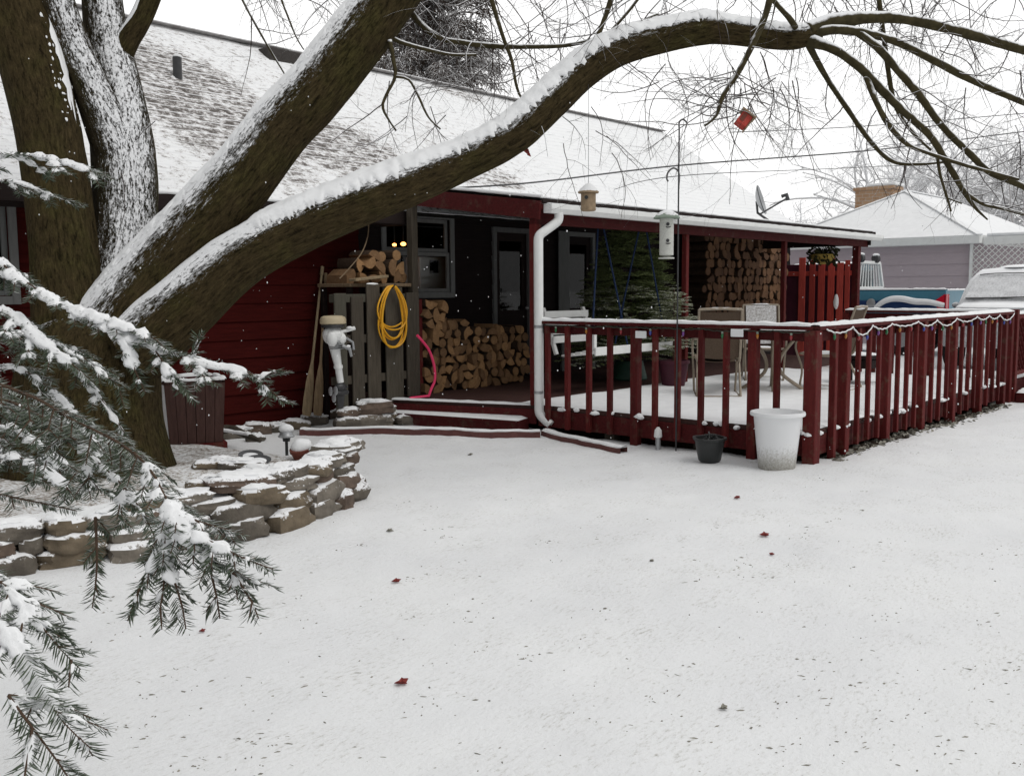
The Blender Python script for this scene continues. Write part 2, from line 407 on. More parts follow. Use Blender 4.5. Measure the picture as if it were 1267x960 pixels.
# ------------------------------------------------------------------ the ground, one sheet
BED_F = [(-13.0, -.75), (-6.6, -1.02), (-5.9, -1.16), (-5.2, -1.42), (-4.43, -1.47), (-3.95, -1.36), (-3.42, -1.08), (-3.28, -.70)]
def bed_edge_y(x):
    for (x0, y0), (x1, y1) in zip(BED_F, BED_F[1:]):
        if x0 <= x <= x1: return y0+(y1-y0)*(x-x0)/(x1-x0)
    return None
def bed_amt(x, y):
    """1 on top of the walled bed, falling away at the back"""
    ye = bed_edge_y(x)
    if ye is None or y < ye+.05: return 0.0
    f = sstep(0, .10, y-ye-.05)
    right = 1-sstep(-3.75, -2.3, x+.12*(y+1)) if y > -.75 else 1
    back = 1-.75*sstep(.6, 2.2, y)
    return f*right*back
def gz(x, y):
    h = .035*mnoise.noise(V((x*.35, y*.35, 3)))+.022*mnoise.noise(V((x*1.3, y*1.3, 7)))+.009*mnoise.noise(V((x*3.1, y*3.1, 17)))+.006*mnoise.noise(V((x*5, y*5, 1)))
    h += .005*mnoise.noise(V((x*9, y*9, 5)))+.0035*mnoise.noise(V((x*17, y*17, 5)))
    h *= 1-.6*sstep(20, 60, abs(x)+abs(y))
    h += .27*bed_amt(x, y)
    h += .07*sstep(3.0, 6.0, x)*(1-sstep(-3.75, -3.2, y))*sstep(-6.5, -4.2, y)    # drift against the far deck edge
    h -= .10*sstep(-3.05, -2.7, y)*sstep(.05, .35, x)*(1-sstep(5.7, 6.0, x))*(1-sstep(2.5, 2.6, y))
    h += .02*sstep(-1.6, -.4, x)*sstep(-.8, .4, y)*(1-sstep(3, 5, x))
    return h
def axis(lo, hi, step, far):
    a = []; x = lo; 
    while x <= hi+1e-6: a.append(x); x += step
    g = step
    b = []
    while a[-1] < far: g *= 1.25; a.append(a[-1]+g)
    g = step; x = lo
    while x > -far: g *= 1.25; x -= g; b.append(x)
    return b[::-1]+a
XS = axis(-9.5, 7.0, .055, 420); YS = axis(-7.5, 2.7, .055, 420)
g = MB(); g.v = [(x, y, gz(x, y)) for y in YS for x in XS]
nx = len(XS)
for j in range(len(YS)-1):
    for i in range(nx-1):
        g.f.append((j*nx+i, j*nx+i+1, (j+1)*nx+i+1, (j+1)*nx+i))
        cx, cy = (XS[i]+XS[i+1])/2, (YS[j]+YS[j+1])/2
        mi = 0
        wob = .10*mnoise.noise(V((cx*3, cy*3, 0)))
        if .12+wob < cx < 5.9 and -2.93+wob < cy < 2.6: mi = 1
        elif .3 < cx < 5.6 and -3.20-.10*mnoise.noise(V((cx*2.3, 5, 0)))-wob*.6 < cy <= -2.9: mi = 1
        elif bed_amt(cx, cy) > .35+wob*2 and cy > (bed_edge_y(cx) or 0)+.25: mi = 2
        g.m.append(mi)
tag(g.build('ground', [M['ground'], M['soil'], M['bed']], angle=180), kind='structure')

# bits of grass and twig showing through the snow: nobody could count them
d = MB()
def bit(x, y, L, w, a, lift):
    z = gz(x, y); dx, dy = math.cos(a)*L/2, math.sin(a)*L/2; nx_, ny_ = -math.sin(a)*w, math.cos(a)*w
    k = rng.uniform(-.3, .3)*L
    d.add([(x-dx, y-dy, gz(x-dx, y-dy)+.001), (x+nx_+k*.2, y+ny_, z+lift), (x+dx, y+dy, gz(x+dx, y+dy)+.001+lift*.5), (x-nx_+k*.2, y-ny_, z-.004)], [(0, 3, 2, 1), (0, 1, 3), (1, 2, 3)])
va = math.atan2(CR.y, CR.x)
for c in range(330):
    py = 560+400*rng.random()**.7; px = rng.uniform(60, 1290)
    if rng.random() < .10: px = rng.uniform(800, 1290); py = rng.uniform(640, 960)
    q = on_z(px, py, 0)
    if bed_amt(q.x, q.y) > .05 or q.x > -.1 and q.y > -3.2: continue
    if q.x < -3 and q.y > -1.2: continue
    n = rng.choice((1, 1, 2, 3, 5)); sp = rng.uniform(.02, .08)
    for i in range(n):
        bit(q.x+rng.gauss(0, sp), q.y+rng.gauss(0, sp*.7), rng.choice((.006, .009, .012, .018, .03))*rng.uniform(.6, 1.2), rng.uniform(.0007, .0022), va+rng.gauss(0, .45), rng.uniform(.001, .006))
for c in range(420):
    x = rng.uniform(.2, 5.6); y = -3.16+rng.gauss(0, .07); bit(x, y, rng.uniform(.03, .09), rng.uniform(.006, .016), rng.uniform(0, 6.28), rng.uniform(.006, .03))
tag(d.build('grass_bits', M['debris'], smooth=False), 'dark grass blades and twig bits poking through the lawn snow', 'grass', kind='stuff')

# red leaves lying on the snow
LEAVES = [(490,722,.030,'small curled red leaf on open snow left of the lawn middle'), (497,850,.034,'red leaf with a torn edge lying lowest on the lawn'),
          (946,665,.042,'largest red leaf, a flat double one below the white bucket'), (912,617,.034,'upright red leaf nearest the white bucket'),
          (955,688,.022,'tiny dark red leaf just below the largest red leaf'), (582,563,.030,'dark upright leaf on snow in front of the porch steps'),
          (482,657,.030,'brown leaf on the snow just right of the stone wall'), (250,787,.020,'tiny reddish leaf on snow below the hanging fir tips'),
          (806,700,.018,'small black seed pod on the open snow'), (895,876,.024,'small black curled leaf at the lawn bottom right')]
for px, py, s, lab in LEAVES:
    q = on_z(px, py, 0); z = gz(q.x, q.y); b = MB(); a0 = rng.uniform(0, 6); n = 11; pts = []
    for i in range(n):
        a = a0+2*math.pi*i/n; r = s*(1 if i % 2 else .55)*rng.uniform(.8, 1.1)
        pts.append((q.x+r*math.cos(a), q.y+.8*r*math.sin(a), z+.006+s*.55*abs(math.sin(a*1.0+1))*rng.uniform(.6, 1)))
    c = (q.x, q.y, z+.005)
    b.add([c]+pts, [(0, 1+i, 1+(i+1) % n) for i in range(n)])
    b.add([(c[0], c[1], c[2]-.002)]+[(x, y, zz-.002) for x, y, zz in pts], [(0, 1+(i+1) % n, 1+i) for i in range(n)])
    dark = 'black' in lab or 'dark upright' in lab or 'brown' in lab
    tag(b.build('fallen_leaf', M['debris'] if dark else M['leaf'], base=(q.x, q.y, z), smooth=False), lab, 'leaf', 'leaves scattered on the snow')
# ------------------------------------------------------------------ the house
WY = 2.6                                     # front wall plane
EY, EZ, SL, RY = 2.05, 2.47, .68, 6.0        # main eave, roof slope, ridge
HX0, HX1 = -9.0, 11.3
PX1 = 8.95                                   # right end of the porch roof
def roof_z(y): return EZ+SL*(y-EY)
def on_roof(px, py):
    r = ray(px, py); t = (EZ+SL*(CAM.y-EY)-CAM.z)/(r.z-SL*r.y); return CAM+r*t
ROOF_PATCH = []
for px, py, w, h, wt in ((255, 130, 105, 92, 1), (430, 188, 85, 50, 1), (600, 218, 55, 18, .9), (565, 112, 30, 14, .8), (330, 150, 330, 165, .48)):
    a = on_roof(px, py); b = on_roof(px+w, py); c = on_roof(px, py-h)
    ROOF_PATCH.append((a.x, a.y, max(.5, abs(b.x-a.x)), max(.3, abs(c.y-a.y)), wt))
M['roof'] = m_roof()
def porch_z(y): return 2.47+.135*(y+.08)
house = thing('house', (0, 0, 0), 'low red board house with snowy shingle roof, deep dark porch and white gutter', 'house')

def lap(b, x0, x1, z0, z1, y, step=.20, mi=0):
    z = z0
    while z < z1-.01:
        t = min(z+step, z1)
        b.add([(x0, y-.022, z), (x1, y-.022, z), (x1, y-.004, t+.012), (x0, y-.004, t+.012), (x0, y+.05, z), (x1, y+.05, z), (x1, y+.05, t), (x0, y+.05, t)],
              [(0, 1, 2, 3), (0, 4, 5, 1), (1, 5, 6, 2), (0, 3, 7, 4)], mi)
        z = t
WIN = [(.12, 1.24, 1.50, 2.45), (-4.75, -4.36, 1.5, 2.38), (-2.15, -1.85, 2.0, 2.42)]
DOORS = [(2.08, 2.90, .28, 2.40), (3.60, 4.44, .28, 2.40)]
def wall_with_holes(x0, x1, z0, z1, holes, y, mat, name):
    b = MB(); xs = sorted({x0, x1, *[h[0] for h in holes], *[h[1] for h in holes]})
    for a, c in zip(xs, xs[1:]):
        hs = sorted([(h[2], h[3]) for h in holes if h[0] <= a+1e-4 and h[1] >= c-1e-4]); z = z0
        for h0, h1 in hs: lap(b, a, c, z, h0, y); z = h1
        lap(b, a, c, z, z1, y)
    return b.build(name, mat, house, smooth=False)
wall_with_holes(HX0, -.30, 0, 2.72, WIN[1:], WY, M['siding'], 'front_wall')
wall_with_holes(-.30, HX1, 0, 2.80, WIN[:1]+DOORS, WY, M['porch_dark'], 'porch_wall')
b = MB(); b.box((HX0, WY+.05, 0), (HX0+.12, 9.4, 2.45)); b.box((HX1-.12, WY+.05, 0), (HX1, 9.4, 2.45)); b.box((HX0+.12, 9.28, 0), (HX1-.12, 9.4, 2.45))
for xx in (HX0, HX1-.12):
    b.prism([(WY+.05, 2.45), (9.4, 2.45), (RY, roof_z(RY)-.15)], .12, 0, Matrix(((0,0,1,xx), (1,0,0,0), (0,1,0,0), (0,0,0,1))))
b.build('side_wall', M['siding'], house, smooth=False)
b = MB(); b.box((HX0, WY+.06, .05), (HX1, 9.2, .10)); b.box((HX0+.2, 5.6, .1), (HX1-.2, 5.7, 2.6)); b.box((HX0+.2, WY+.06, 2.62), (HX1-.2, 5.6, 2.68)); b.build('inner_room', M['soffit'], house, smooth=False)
# roof, laid in courses so the butts show through the snow
b = MB()
cs = .145; n = int((RY-EY)/(cs*.827))
rx0, rx1 = HX0-.3, HX1+.35
nxs = 260
ys = [EY+(RY-EY)*i/n for i in range(n+1)]
def rw(x, y): return .012*mnoise.noise(V((x*1.1, y*1.1, 4)))+.008*mnoise.noise(V((x*4, y*4, 9)))
xs = [rx0+(rx1-rx0)*i/nxs for i in range(nxs+1)]
for y0, y1 in zip(ys, ys[1:]):
    o = len(b.v)
    for x in xs:
        sn = .0045+.008*mnoise.noise(V((x*2.5, y0*2.5, 2)))
        b.v.append((x, y0-.004, roof_z(y0)+rw(x, y0)-.004)); b.v.append((x, y0, roof_z(y0)+rw(x, y0)+max(.001, sn))); b.v.append((x, y1, roof_z(y1)+rw(x, y1)-.002))
    for i in range(nxs):
        a = o+3*i
        b.f.append((a, a+3, a+4, a+1)); b.m.append(1)
        b.f.append((a+1, a+4, a+5, a+2)); b.m.append(0)
b.build('roof', [M['roof'], m_dusted('shingle_butt', (.12, .11, .105), -1.4, -.1, 7, 3.0, .3, 20)], house, smooth=False)
b = MB(); b.add([(rx0, RY, roof_z(RY)), (rx1, RY, roof_z(RY)), (rx1, 9.9, roof_z(RY)-2.65), (rx0, 9.9, roof_z(RY)-2.65)], [(0, 1, 2, 3)]); 
b.add([(rx0, EY, EZ-.05), (rx1, EY, EZ-.05), (rx1, RY, roof_z(RY)-.05), (rx0, RY, roof_z(RY)-.05), (rx1, 9.9, roof_z(RY)-2.7), (rx0, 9.9, roof_z(RY)-2.7)], [(0, 3, 2, 1), (3, 5, 4, 2)])
b.build('rear_roof', M['shingle'], house, smooth=False)
b = MB(); b.bar((rx0, RY-.02, roof_z(RY)+.03), (rx1, RY-.02, roof_z(RY)+.012), .20, .014); b.build('ridge_cap', m_dusted('ridge_dusted', (.30, .28, .27), -1.2, .4, 7, 2.2), house)
b = MB(); b.box((rx0, EY-.03, EZ-.16), (-.02, EY-.002, EZ-.003)); b.box((rx0, EY-.0, EZ-.17), (-.02, WY-.03, EZ-.13)); b.build('eave_board', M['porch_dark'], house, smooth=False)
# snow thickness hanging over the main eave
b = MB()
pts = [(rx0+.05*i, EY-.02, EZ+.008+.006*mnoise.noise(V((i*.3, 0, 0)))) for i in range(int((-.05-rx0)/.05))]
b.tube(pts, [.020+.008*mnoise.noise(V((i*.21, 4, 0))) for i in range(len(pts))], 8); b.build('eave_snow', M['snow'], house)
q = on_roof(220, 96); b = MB(); b.lathe((q.x, q.y, q.z-.1), [(.055, 0), (.055, .34), (.04, .34)], 14); rv = b.build('vent_pipe', M['dark_metal'], house)
b = MB(); b.blob((q.x, q.y, q.z+.25), (.058, .058, .03), 3); b.build('snow_cap', M['snow'], rv)
# dark attic vent near the ridge
q = on_roof(352, 74); b = MB(); b.bbox((q.x-.35, q.y-.1, q.z-.1), (q.x+.25, q.y+.25, q.z+.12), .02); b.build('roof_vent', M['shingle'], house)
def window(w, mull=None, name='window', muntin=False):
    x0, x1, z0, z1 = w; b = MB(); t = .075; y = WY
    for lo, hi in (((x0-t, y-.05, z0-t), (x0, y-.024, z1+t)), ((x1, y-.05, z0-t), (x1+t, y-.024, z1+t)), ((x0, y-.05, z1), (x1, y-.024, z1+t)), ((x0, y-.06, z0-t), (x1, y-.024, z0))): b.bbox(lo, hi, .004)
    f = b.build(name, M['grey_trim'], house, smooth=False)
    b = MB(); s = .05
    def sash(a, c, e, g, yy):
        for lo, hi in (((a, yy, e), (a+s, yy+.03, g)), ((c-s, yy, e), (c, yy+.03, g)), ((a+s, yy, e), (c-s, yy+.03, e+s)), ((a+s, yy, g-s), (c-s, yy+.03, g))): b.bbox(lo, hi, .003)
    if mull: sash(x0, x1, z0, mull, y-.02); sash(x0, x1, mull, z1, y+.011)
    else: sash(x0, x1, z0, z1, y-.005)
    b.build('sash', M['grey_trim'], f, smooth=False)
    b = MB(); b.add([(x0+s, y+.03, z0+s), (x1-s, y+.03, z0+s), (x1-s, y+.03, z1-s), (x0+s, y+.03, z1-s)], [(0, 1, 2, 3)]); b.build('pane', M['glass'], f)
    return f
window(WIN[0], 2.02); window(WIN[1]); window(WIN[2])
for i, (x0, x1, z0, z1) in enumerate(DOORS):
    b = MB(); t = .07
    for lo, hi in (((x0, WY-.05, z0), (x0+t, WY-.0, z1)), ((x1-t, WY-.05, z0), (x1, WY-.0, z1)), ((x0+t, WY-.05, z1-t), (x1-t, WY-.0, z1))): b.bbox(lo, hi, .004)
    if i: b.bbox((x0-.10, WY-.07, z0+.9), (x0+.16, WY-.051, z1), .004)
    dr = b.build('door', M['grey_trim'], house, smooth=False)
    b = MB(); b.box((x0+t, WY+.0, z0), (x1-t, WY+.04, z0+.95)); b.box((x0+t, WY, z0+.95), (x0+t+.1, WY+.04, z1-t)); b.box((x1-t-.1, WY, z0+.95), (x1-t, WY+.04, z1-t)); b.box((x0+t+.1, WY, z1-t-.12), (x1-t-.1, WY+.04, z1-t))
    b.build('door_leaf', M['porch_dark'], dr, smooth=False)
    b = MB(); b.add([(x0+t+.1, WY+.02, z0+.95), (x1-t-.1, WY+.02, z0+.95), (x1-t-.1, WY+.02, z1-t-.12), (x0+t+.1, WY+.02, z1-t-.12)], [(0, 1, 2, 3)]); b.build('pane', M['glass'], dr)
    b = MB(); b.blob((x1-t-.05, WY-.05, z0+.98), (.03, .03, .03), 2, amp=0); b.build('handle', M['grey_metal'], dr)
# porch roof: shallow snowy plane, red gable board on its left end, red eave beam
b = MB(); nx_ = 150; ny_ = 12
ysp = [-.10+(WY+.15+.10)*j/ny_ for j in range(ny_+1)]
o = 0
for y in ysp:
    for i in range(nx_+1):
        x = -.04+(PX1+.04)*i/nx_; b.v.append((x, y, porch_z(y)+.014+.010*mnoise.noise(V((x*2, y*2, 0)))+.006*mnoise.noise(V((x*8, y*8, 0)))))
for j in range(ny_):
    for i in range(nx_): a = j*(nx_+1)+i; b.f.append((a, a+1, a+nx_+2, a+nx_+1)); b.m.append(0)
k = len(b.v); 
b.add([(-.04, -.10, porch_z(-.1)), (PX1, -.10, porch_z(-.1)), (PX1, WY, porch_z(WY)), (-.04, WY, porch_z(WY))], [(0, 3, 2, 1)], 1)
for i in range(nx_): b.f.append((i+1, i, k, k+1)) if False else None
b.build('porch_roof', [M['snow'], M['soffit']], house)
b = MB()
b.box((-.05, -.125, porch_z(-.1)-.040), (PX1, -.099, porch_z(-.1)+.006)); b.build('drip_edge', M['porch_dark'], house, smooth=False)
b = MB()                                      # lumpy snow lip over the drip edge and the gable end
p1 = [(-.05+.06*i, -.090, porch_z(-.1)+.022+.006*mnoise.noise(V((i*.4, 1, 0)))) for i in range(int(PX1/.06)+1)]
b.tube(p1, [.012+.009*mnoise.noise(V((i*.33, 8, 0))) for i in range(len(p1))], 8)
p2 = [(-.04, -.1+.06*i, porch_z(-.1+.06*i)+.03) for i in range(33)]
b.tube(p2, [.018+.006*mnoise.noise(V((i*.33, 3, 0))) for i in range(len(p2))], 8); b.build('eave_snow', M['snow'], house)
b = MB(); L = math.hypot(2.0, .27); b.bar((-.055, -.09, porch_z(-.09)-.115), (-.055, 1.95, porch_z(1.95)-.115), .03, .19); b.build('gable_board', M['redx'], house, smooth=False)
b = MB(); b.bbox((-.03, .0, 2.22), (PX1, .09, 2.43), .006); b.build('eave_beam', M['redx'], house, smooth=False)
b = MB(); b.bbox((-.04, -.095, 2.365), (PX1, -.07, 2.455), .004); b.build('eave_board', M['redx'], house, smooth=False)
b = MB(); b.bbox((PX1-.04, -.05, 2.25), (PX1, WY, 2.43), .006)
for i in range(16):                            # rafters
    x = .12+i*.58; b.bar((x, .1, porch_z(.1)-.07), (x, WY, porch_z(WY)-.07), .045, .12)
b.build('rafters', M['porch_dark'], house, smooth=False)
for x, y, w, mt in ((.02, .045, .095, 'red'), (-.03, 1.92, .095, 'grey_wood'), (3.03, .045, .07, 'red'), (5.83, .045, .07, 'red'), (8.56, .045, .11, 'red')):
    zt = 2.22 if y < 1 else porch_z(y)-.02
    b = MB(); b.bbox((x-w/2, y-w/2, .28), (x+w/2, y+w/2, zt), .005); po = b.build('post', M[mt], house, smooth=False)
    if mt == 'grey_wood':
        tag(po, 'weathered grey corner post with a red lower half')
        b = MB(); b.bbox((x+w/2+.003, y-w/2+.002, .28), (x+w/2+.055, y+w/2, 1.42), .004); b.build('red_plank', M['red'], po, smooth=False)
# gutter and downspout
b = MB(); prof = [(0, .095), (0, .0), (-.07, .0), (-.105, .045), (-.11, .095), (-.10, .095), (-.095, .05), (-.065, .012), (-.012, .012), (-.012, .095)]
gx0, gx1, gy, gz0 = -.01, 9.1, -.100, 2.325
Mx = Matrix(((0,0,1,gx0), (1,0,0,gy), (0,1,0,gz0), (0,0,0,1))); b.prism(prof, gx1-gx0, 0, Mx)
gut = b.build('gutter', M['white'], house, smooth=False)
b = MB(); b.box((gx0-.004, gy-.11, gz0), (gx0-.001, gy, gz0+.097)); b.box((gx1+.001, gy-.11, gz0), (gx1+.004, gy, gz0+.097)); b.build('end_cap', M['white'], gut, smooth=False)
b = MB(); b.tube([(gx0+.06*i, gy-.055, gz0+.066+.006*mnoise.noise(V((i*.37, 2, 0)))) for i in range(int(9.1/.06))], [.040]*int(9.1/.06), 8); b.build('gutter_snow', M['snow'], gut)
dpts = [(.17, -.155, 2.335), (.17, -.155, 2.25), (-.055, -.06, 2.09), (-.055, -.06, .30), (-.055, -.06, .20), (-.03, -.20, .09)]
b = MB(); cp = []
for a_, c_ in zip(dpts, dpts[1:]): cp.append((V(a_), V(c_)))
# rectangular corrugated pipe
path = []
for i, p in enumerate(dpts):
    p = V(p)
    if 0 < i < len(dpts)-1:
        a_ = (V(dpts[i-1])-p).normalized(); c_ = (V(dpts[i+1])-p).normalized()
        k1 = min(.05, .45*(V(dpts[i-1])-p).length); k2 = min(.05, .45*(V(dpts[i+1])-p).length)
        for t in (0, .25, .5, .75, 1): path.append((p+a_*k1)*(1-t)**2+p*2*t*(1-t)+(p+c_*k2)*t*t)
    else: path.append(p)
b.tube(path, .05, 8); ds = b.build('downspout', M['white'], house, angle=50)
b = MB()
for z in (1.12, .42): b.lathe((-.055, -.06, z), [(.053, 0), (.053, .03)], 8); b.bar((-.055, -.03, z+.015), (-.02, .02, z+.015), .03, .02)
b.build('strap', M['grey_metal'], ds, smooth=False)

# satellite dish on the roof edge
dish = thing('satellite_dish', on_y(955, 268, 1.6), 'grey oval satellite dish on an arm at the far end of the porch roof', 'satellite dish')
c = on_y(943, 247, 1.6); fx = (CR*.85-CF*.35+V((0,0,.25))).normalized(); px_ = fx.cross(V((0,0,1))).normalized(); pz_ = px_.cross(fx)
b = MB(); rings = 7; nn = 28; o = 0
for sgn, off in ((1, 0), (-1, -.015)):
    o = len(b.v)
    for i in range(rings+1):
        r = i/rings
        for j in range(nn):
            a = 2*math.pi*j/nn; b.v.append(tuple(c+px_*(.25*r*math.cos(a))+pz_*(.27*r*math.sin(a))+fx*(.09*(r*r-1)+off)))
    for i in range(rings):
        for j in range(nn):
            q = (o+i*nn+j, o+i*nn+(j+1) % nn, o+(i+1)*nn+(j+1) % nn, o+(i+1)*nn+j); b.f.append(q if sgn > 0 else q[::-1]); b.m.append(0)
b.build('reflector', M['grey_metal'], dish)
bt = on_y(955, 266, 1.6); lnb = c+fx*.42-pz_*.12
b = MB(); b.tube([c-fx*.1, c-fx*.14-pz_*.2, V((bt.x, bt.y, porch_z(1.6)+.0))], .022, 8); b.tube([c-fx*.12-pz_*.24, lnb], .016, 6); b.build('arm', M['dark_metal'], dish)
b = MB(); b.tube([lnb-fx*.0-pz_*.04, lnb+pz_*.06, lnb+pz_*.06-fx*.09], [.035, .04, .032], 10); b.build('receiver', M['dark_metal'], dish)
# ------------------------------------------------------------------ the deck
DX, DY, FZ, RZ = 5.95, -3.10, .28, 1.20
deck = thing('deck', (3.0, -1.5, 0), 'dark red stained deck with baluster railing and snow on its floor', 'deck')
b = MB()
FP = [(0.02, 0), (-.62, 1.85), (-.62, WY-.03), (8.95, WY-.03), (8.95, .02), (DX, .02), (DX, DY), (0.02, DY)]
b.prism(FP, .04, 0, Matrix.Translation((0, 0, FZ-.04))); b.build('floor', M['brown_floor'], deck, smooth=False)
b = MB()
for lo, hi in (((-.0, DY, .06), (.04, 0, FZ-.042)), ((.04, DY, .06), (DX, DY+.04, FZ-.042)), ((DX-.04, DY+.04, .06), (DX, .0, FZ-.042))): b.bbox(lo, hi, .004)
b.bar((-.0, .02, .16), (-.62, 1.85, .16), .035, .16); b.bar((-.62, 1.86, .16), (-.62, WY-.04, .16), .035, .16)
b.build('rim_board', M['redx'], deck, smooth=False)
def floor_edge(x): return .32+.10*mnoise.noise(V((x*.9, 0, 0)))+.05*mnoise.noise(V((x*4, 2, 0)))
b = MB(); nx_, ny_ = 130, 60
for j in range(ny_+1):
    for i in range(nx_+1):
        x = .03+(DX-.06)*i/nx_; yt = floor_edge(x); y = DY+.02+(yt-DY-.02)*j/ny_
        e = min(1, min(i, nx_-i, j)/2.0+.15)*min(1, (ny_-j)/3+.05)
        b.v.append((x, y, FZ+.002+e*(.022+.012*mnoise.noise(V((x*2, y*2, 6)))+.006*mnoise.noise(V((x*9, y*9, 6))))))
for j in range(ny_):
    for i in range(nx_): a = j*(nx_+1)+i; b.f.append((a, a+1, a+nx_+2, a+nx_+1)); b.m.append(0)
b.build('floor_snow', M['snow'], deck)
b = MB()
def ridge_snow(b, p, q, w, h, seed, step=.05):
    p = V(p); q = V(q); n = int((q-p).length/step)+1; t = (q-p).normalized(); s = t.cross(V((0,0,1))).normalized(); o = len(b.v); K = 7
    for i in range(n+1):
        c = p.lerp(q, i/n); hh = h*(.8+.5*mnoise.noise(V((i*.35, seed, 0)))); ww = w*(1+.12*mnoise.noise(V((i*.5, seed, 3))))
        if i in (0, n): hh *= .3
        for k in range(K):
            a = math.pi*k/(K-1); b.v.append(tuple(c+s*(ww/2*math.cos(a))+V((0,0,1))*(hh*math.sin(a)**.7 if 0 < k < K-1 else -.004)))
    for i in range(n):
        for k in range(K-1): a = o+i*K+k; b.f.append((a, a+1, a+K+1, a+K)); b.m.append(0)
ridge_snow(b, (.0, 0, RZ+.001), (.0, DY, RZ+.001), .12, .034, 1); ridge_snow(b, (0, DY, RZ+.001), (DX, DY, RZ+.001), .12, .034, 2); ridge_snow(b, (DX, DY, RZ+.001), (DX, -.9, RZ+.001), .12, .034, 3)
ridge_snow(b, (.02, .1, FZ+.003), (-.58, 1.8, FZ+.003), .10, .022, 4)
for i in range(46):                                  # clots caught along the rim board outside
    if i < 20: x, y = -.03, rng.uniform(DY, -.1)
    else: x, y = rng.uniform(.1, DX), DY-.03
    b.blob((x, y, FZ+rng.uniform(-.02, .01)), (.045*rng.uniform(.5, 1.2), .045*rng.uniform(.5, 1.2), .022), i, 8, 5)
b.build('rail_snow', M['snow'], deck)
for a_, c_ in (((0, .0), (0, DY-.0)), ((0, DY), (DX, DY)), ((DX, DY), (DX, -.9))):
    a_ = V((*a_, 0)); c_ = V((*c_, 0)); t = (c_-a_).normalized()
    b = MB(); b.bar(a_+V((0,0,RZ-.02)), c_+V((0,0,RZ-.02)), .125, .036); b.build('top_rail', M['redx'], deck, smooth=False)
    b = MB(); off = V((0,0,1)).cross(t)*-.0
    b.bar(a_+V((0,0,RZ-.09)), c_+V((0,0,RZ-.09)), .034, .09); b.build('under_rail', M['redx'], deck, smooth=False)
def post(x, y, w=.085, z0=-.02):
    b = MB(); b.bbox((x-w/2, y-w/2, z0), (x+w/2, y+w/2, RZ-.04), .005); b.build('post', M['red'], deck, smooth=False)
def balus(x, y, z0=.07, w=.05):
    z0 += rng.uniform(-.02, .02); b = MB(); b.bbox((x-w/2, y-w/2, z0), (x+w/2, y+w/2, RZ-.05), .004); b.build('baluster', M['red'], deck, smooth=False)
for px in (676, 700.5, 727, 753, 809, 837, 866, 897, 960): balus(-.045, on_x(px, 450, -.07).y)
post(-.02, on_x(784, 450, -.06).y); post(-.02, on_x(930, 450, -.06).y); post(.0, DY, .115)
xs = .36
post(.35, DY-.035, .06)
k = 0; x = .62
while x < DX-.1:
    if k % 4 == 0: post(x+.0, DY-.02, .09, gz(x, DY-.1)-.03)
    else: balus(x, DY-.045, w=.041)
    k += 1; x += .25
post(DX, DY, .10); 
for y in (-2.86, -2.6, -2.34, -2.08, -1.82, -1.56, -1.3, -1.1): balus(DX+.045, y)
post(DX, -.9, .09)
for x, y in ((.12, -1.95), (.12, -.9), (.5, -2.9), (2.2, -2.9), (4.2, -2.9)):
    b = MB(); b.bbox((x-.06, y-.06, -.15), (x+.06, y+.06, .22), .006); b.build('support', M['grey_wood'], deck, smooth=False)
b = MB(); b.bbox((.25, DY+.3, -.12), (.29, -.1, .055), .004); b.build('under_board', M['soil'], deck, smooth=False)
for i, (p, s) in enumerate(((on_x(793, 414, -.075), 1), (on_x(912, 412, -.075), 1))):
    b = MB(); h = (.008, .062, .035) if i < 2 else (.05, .008, .03)
    b.bbox(p-V(h), p+V(h), .004); b.build('rail_light', M['white_plastic'], deck, smooth=False)

# string lights along the rail
lights = thing('string_lights', (3.0, DY-.08, RZ), 'white cord of coloured bulbs draped along the outside of the deck rail', 'string lights')
b = MB(); bulbs = []
def swag(p, q, sag, n=14, dark=None):
    p = V(p); q = V(q); r = []
    for i in range(n+1):
        t = i/n; c = p.lerp(q, t); c.z -= sag*4*t*(1-t)+.004*math.sin(i*2.1); r.append(c)
    (b if dark is None else dark).tube(r, .0065 if dark is None else .005, 6); return r
x = .10; i = 0; names = ['green', 'amber', 'rose', 'blue', 'violet']
while x < DX-.2:
    w = rng.uniform(.45, .75); r = swag((x, DY-.075, RZ-.03), (min(x+w, DX), DY-.075, RZ-.03), rng.uniform(.03, .08)); x += w
    for k in (4, 10): bulbs.append(r[k])
y = -.15; b2 = MB()
while y > DY+.1:
    w = rng.uniform(.3, .5); r = swag((-.075, y, RZ-.045), (-.075, max(y-w, DY), RZ-.045), rng.uniform(.008, .02), 14, b2); y -= w
    bulbs.append(r[7])
b.build('cord', M['white_plastic'], lights); b2.build('cord', M['feeder_green_dark'], lights)
for i, p in enumerate(bulbs):
    b = MB(); b.lathe(p, [(.010, .002), (.011, -.018)], 8, 1); b.lathe(p+V((0,0,-.019)), [(.009, 0), (.013, -.015), (.011, -.030), (.003, -.044)], 10, 0)
    b.build('bulb', [M['bulb_'+names[i % 5]], M['feeder_green']], lights)

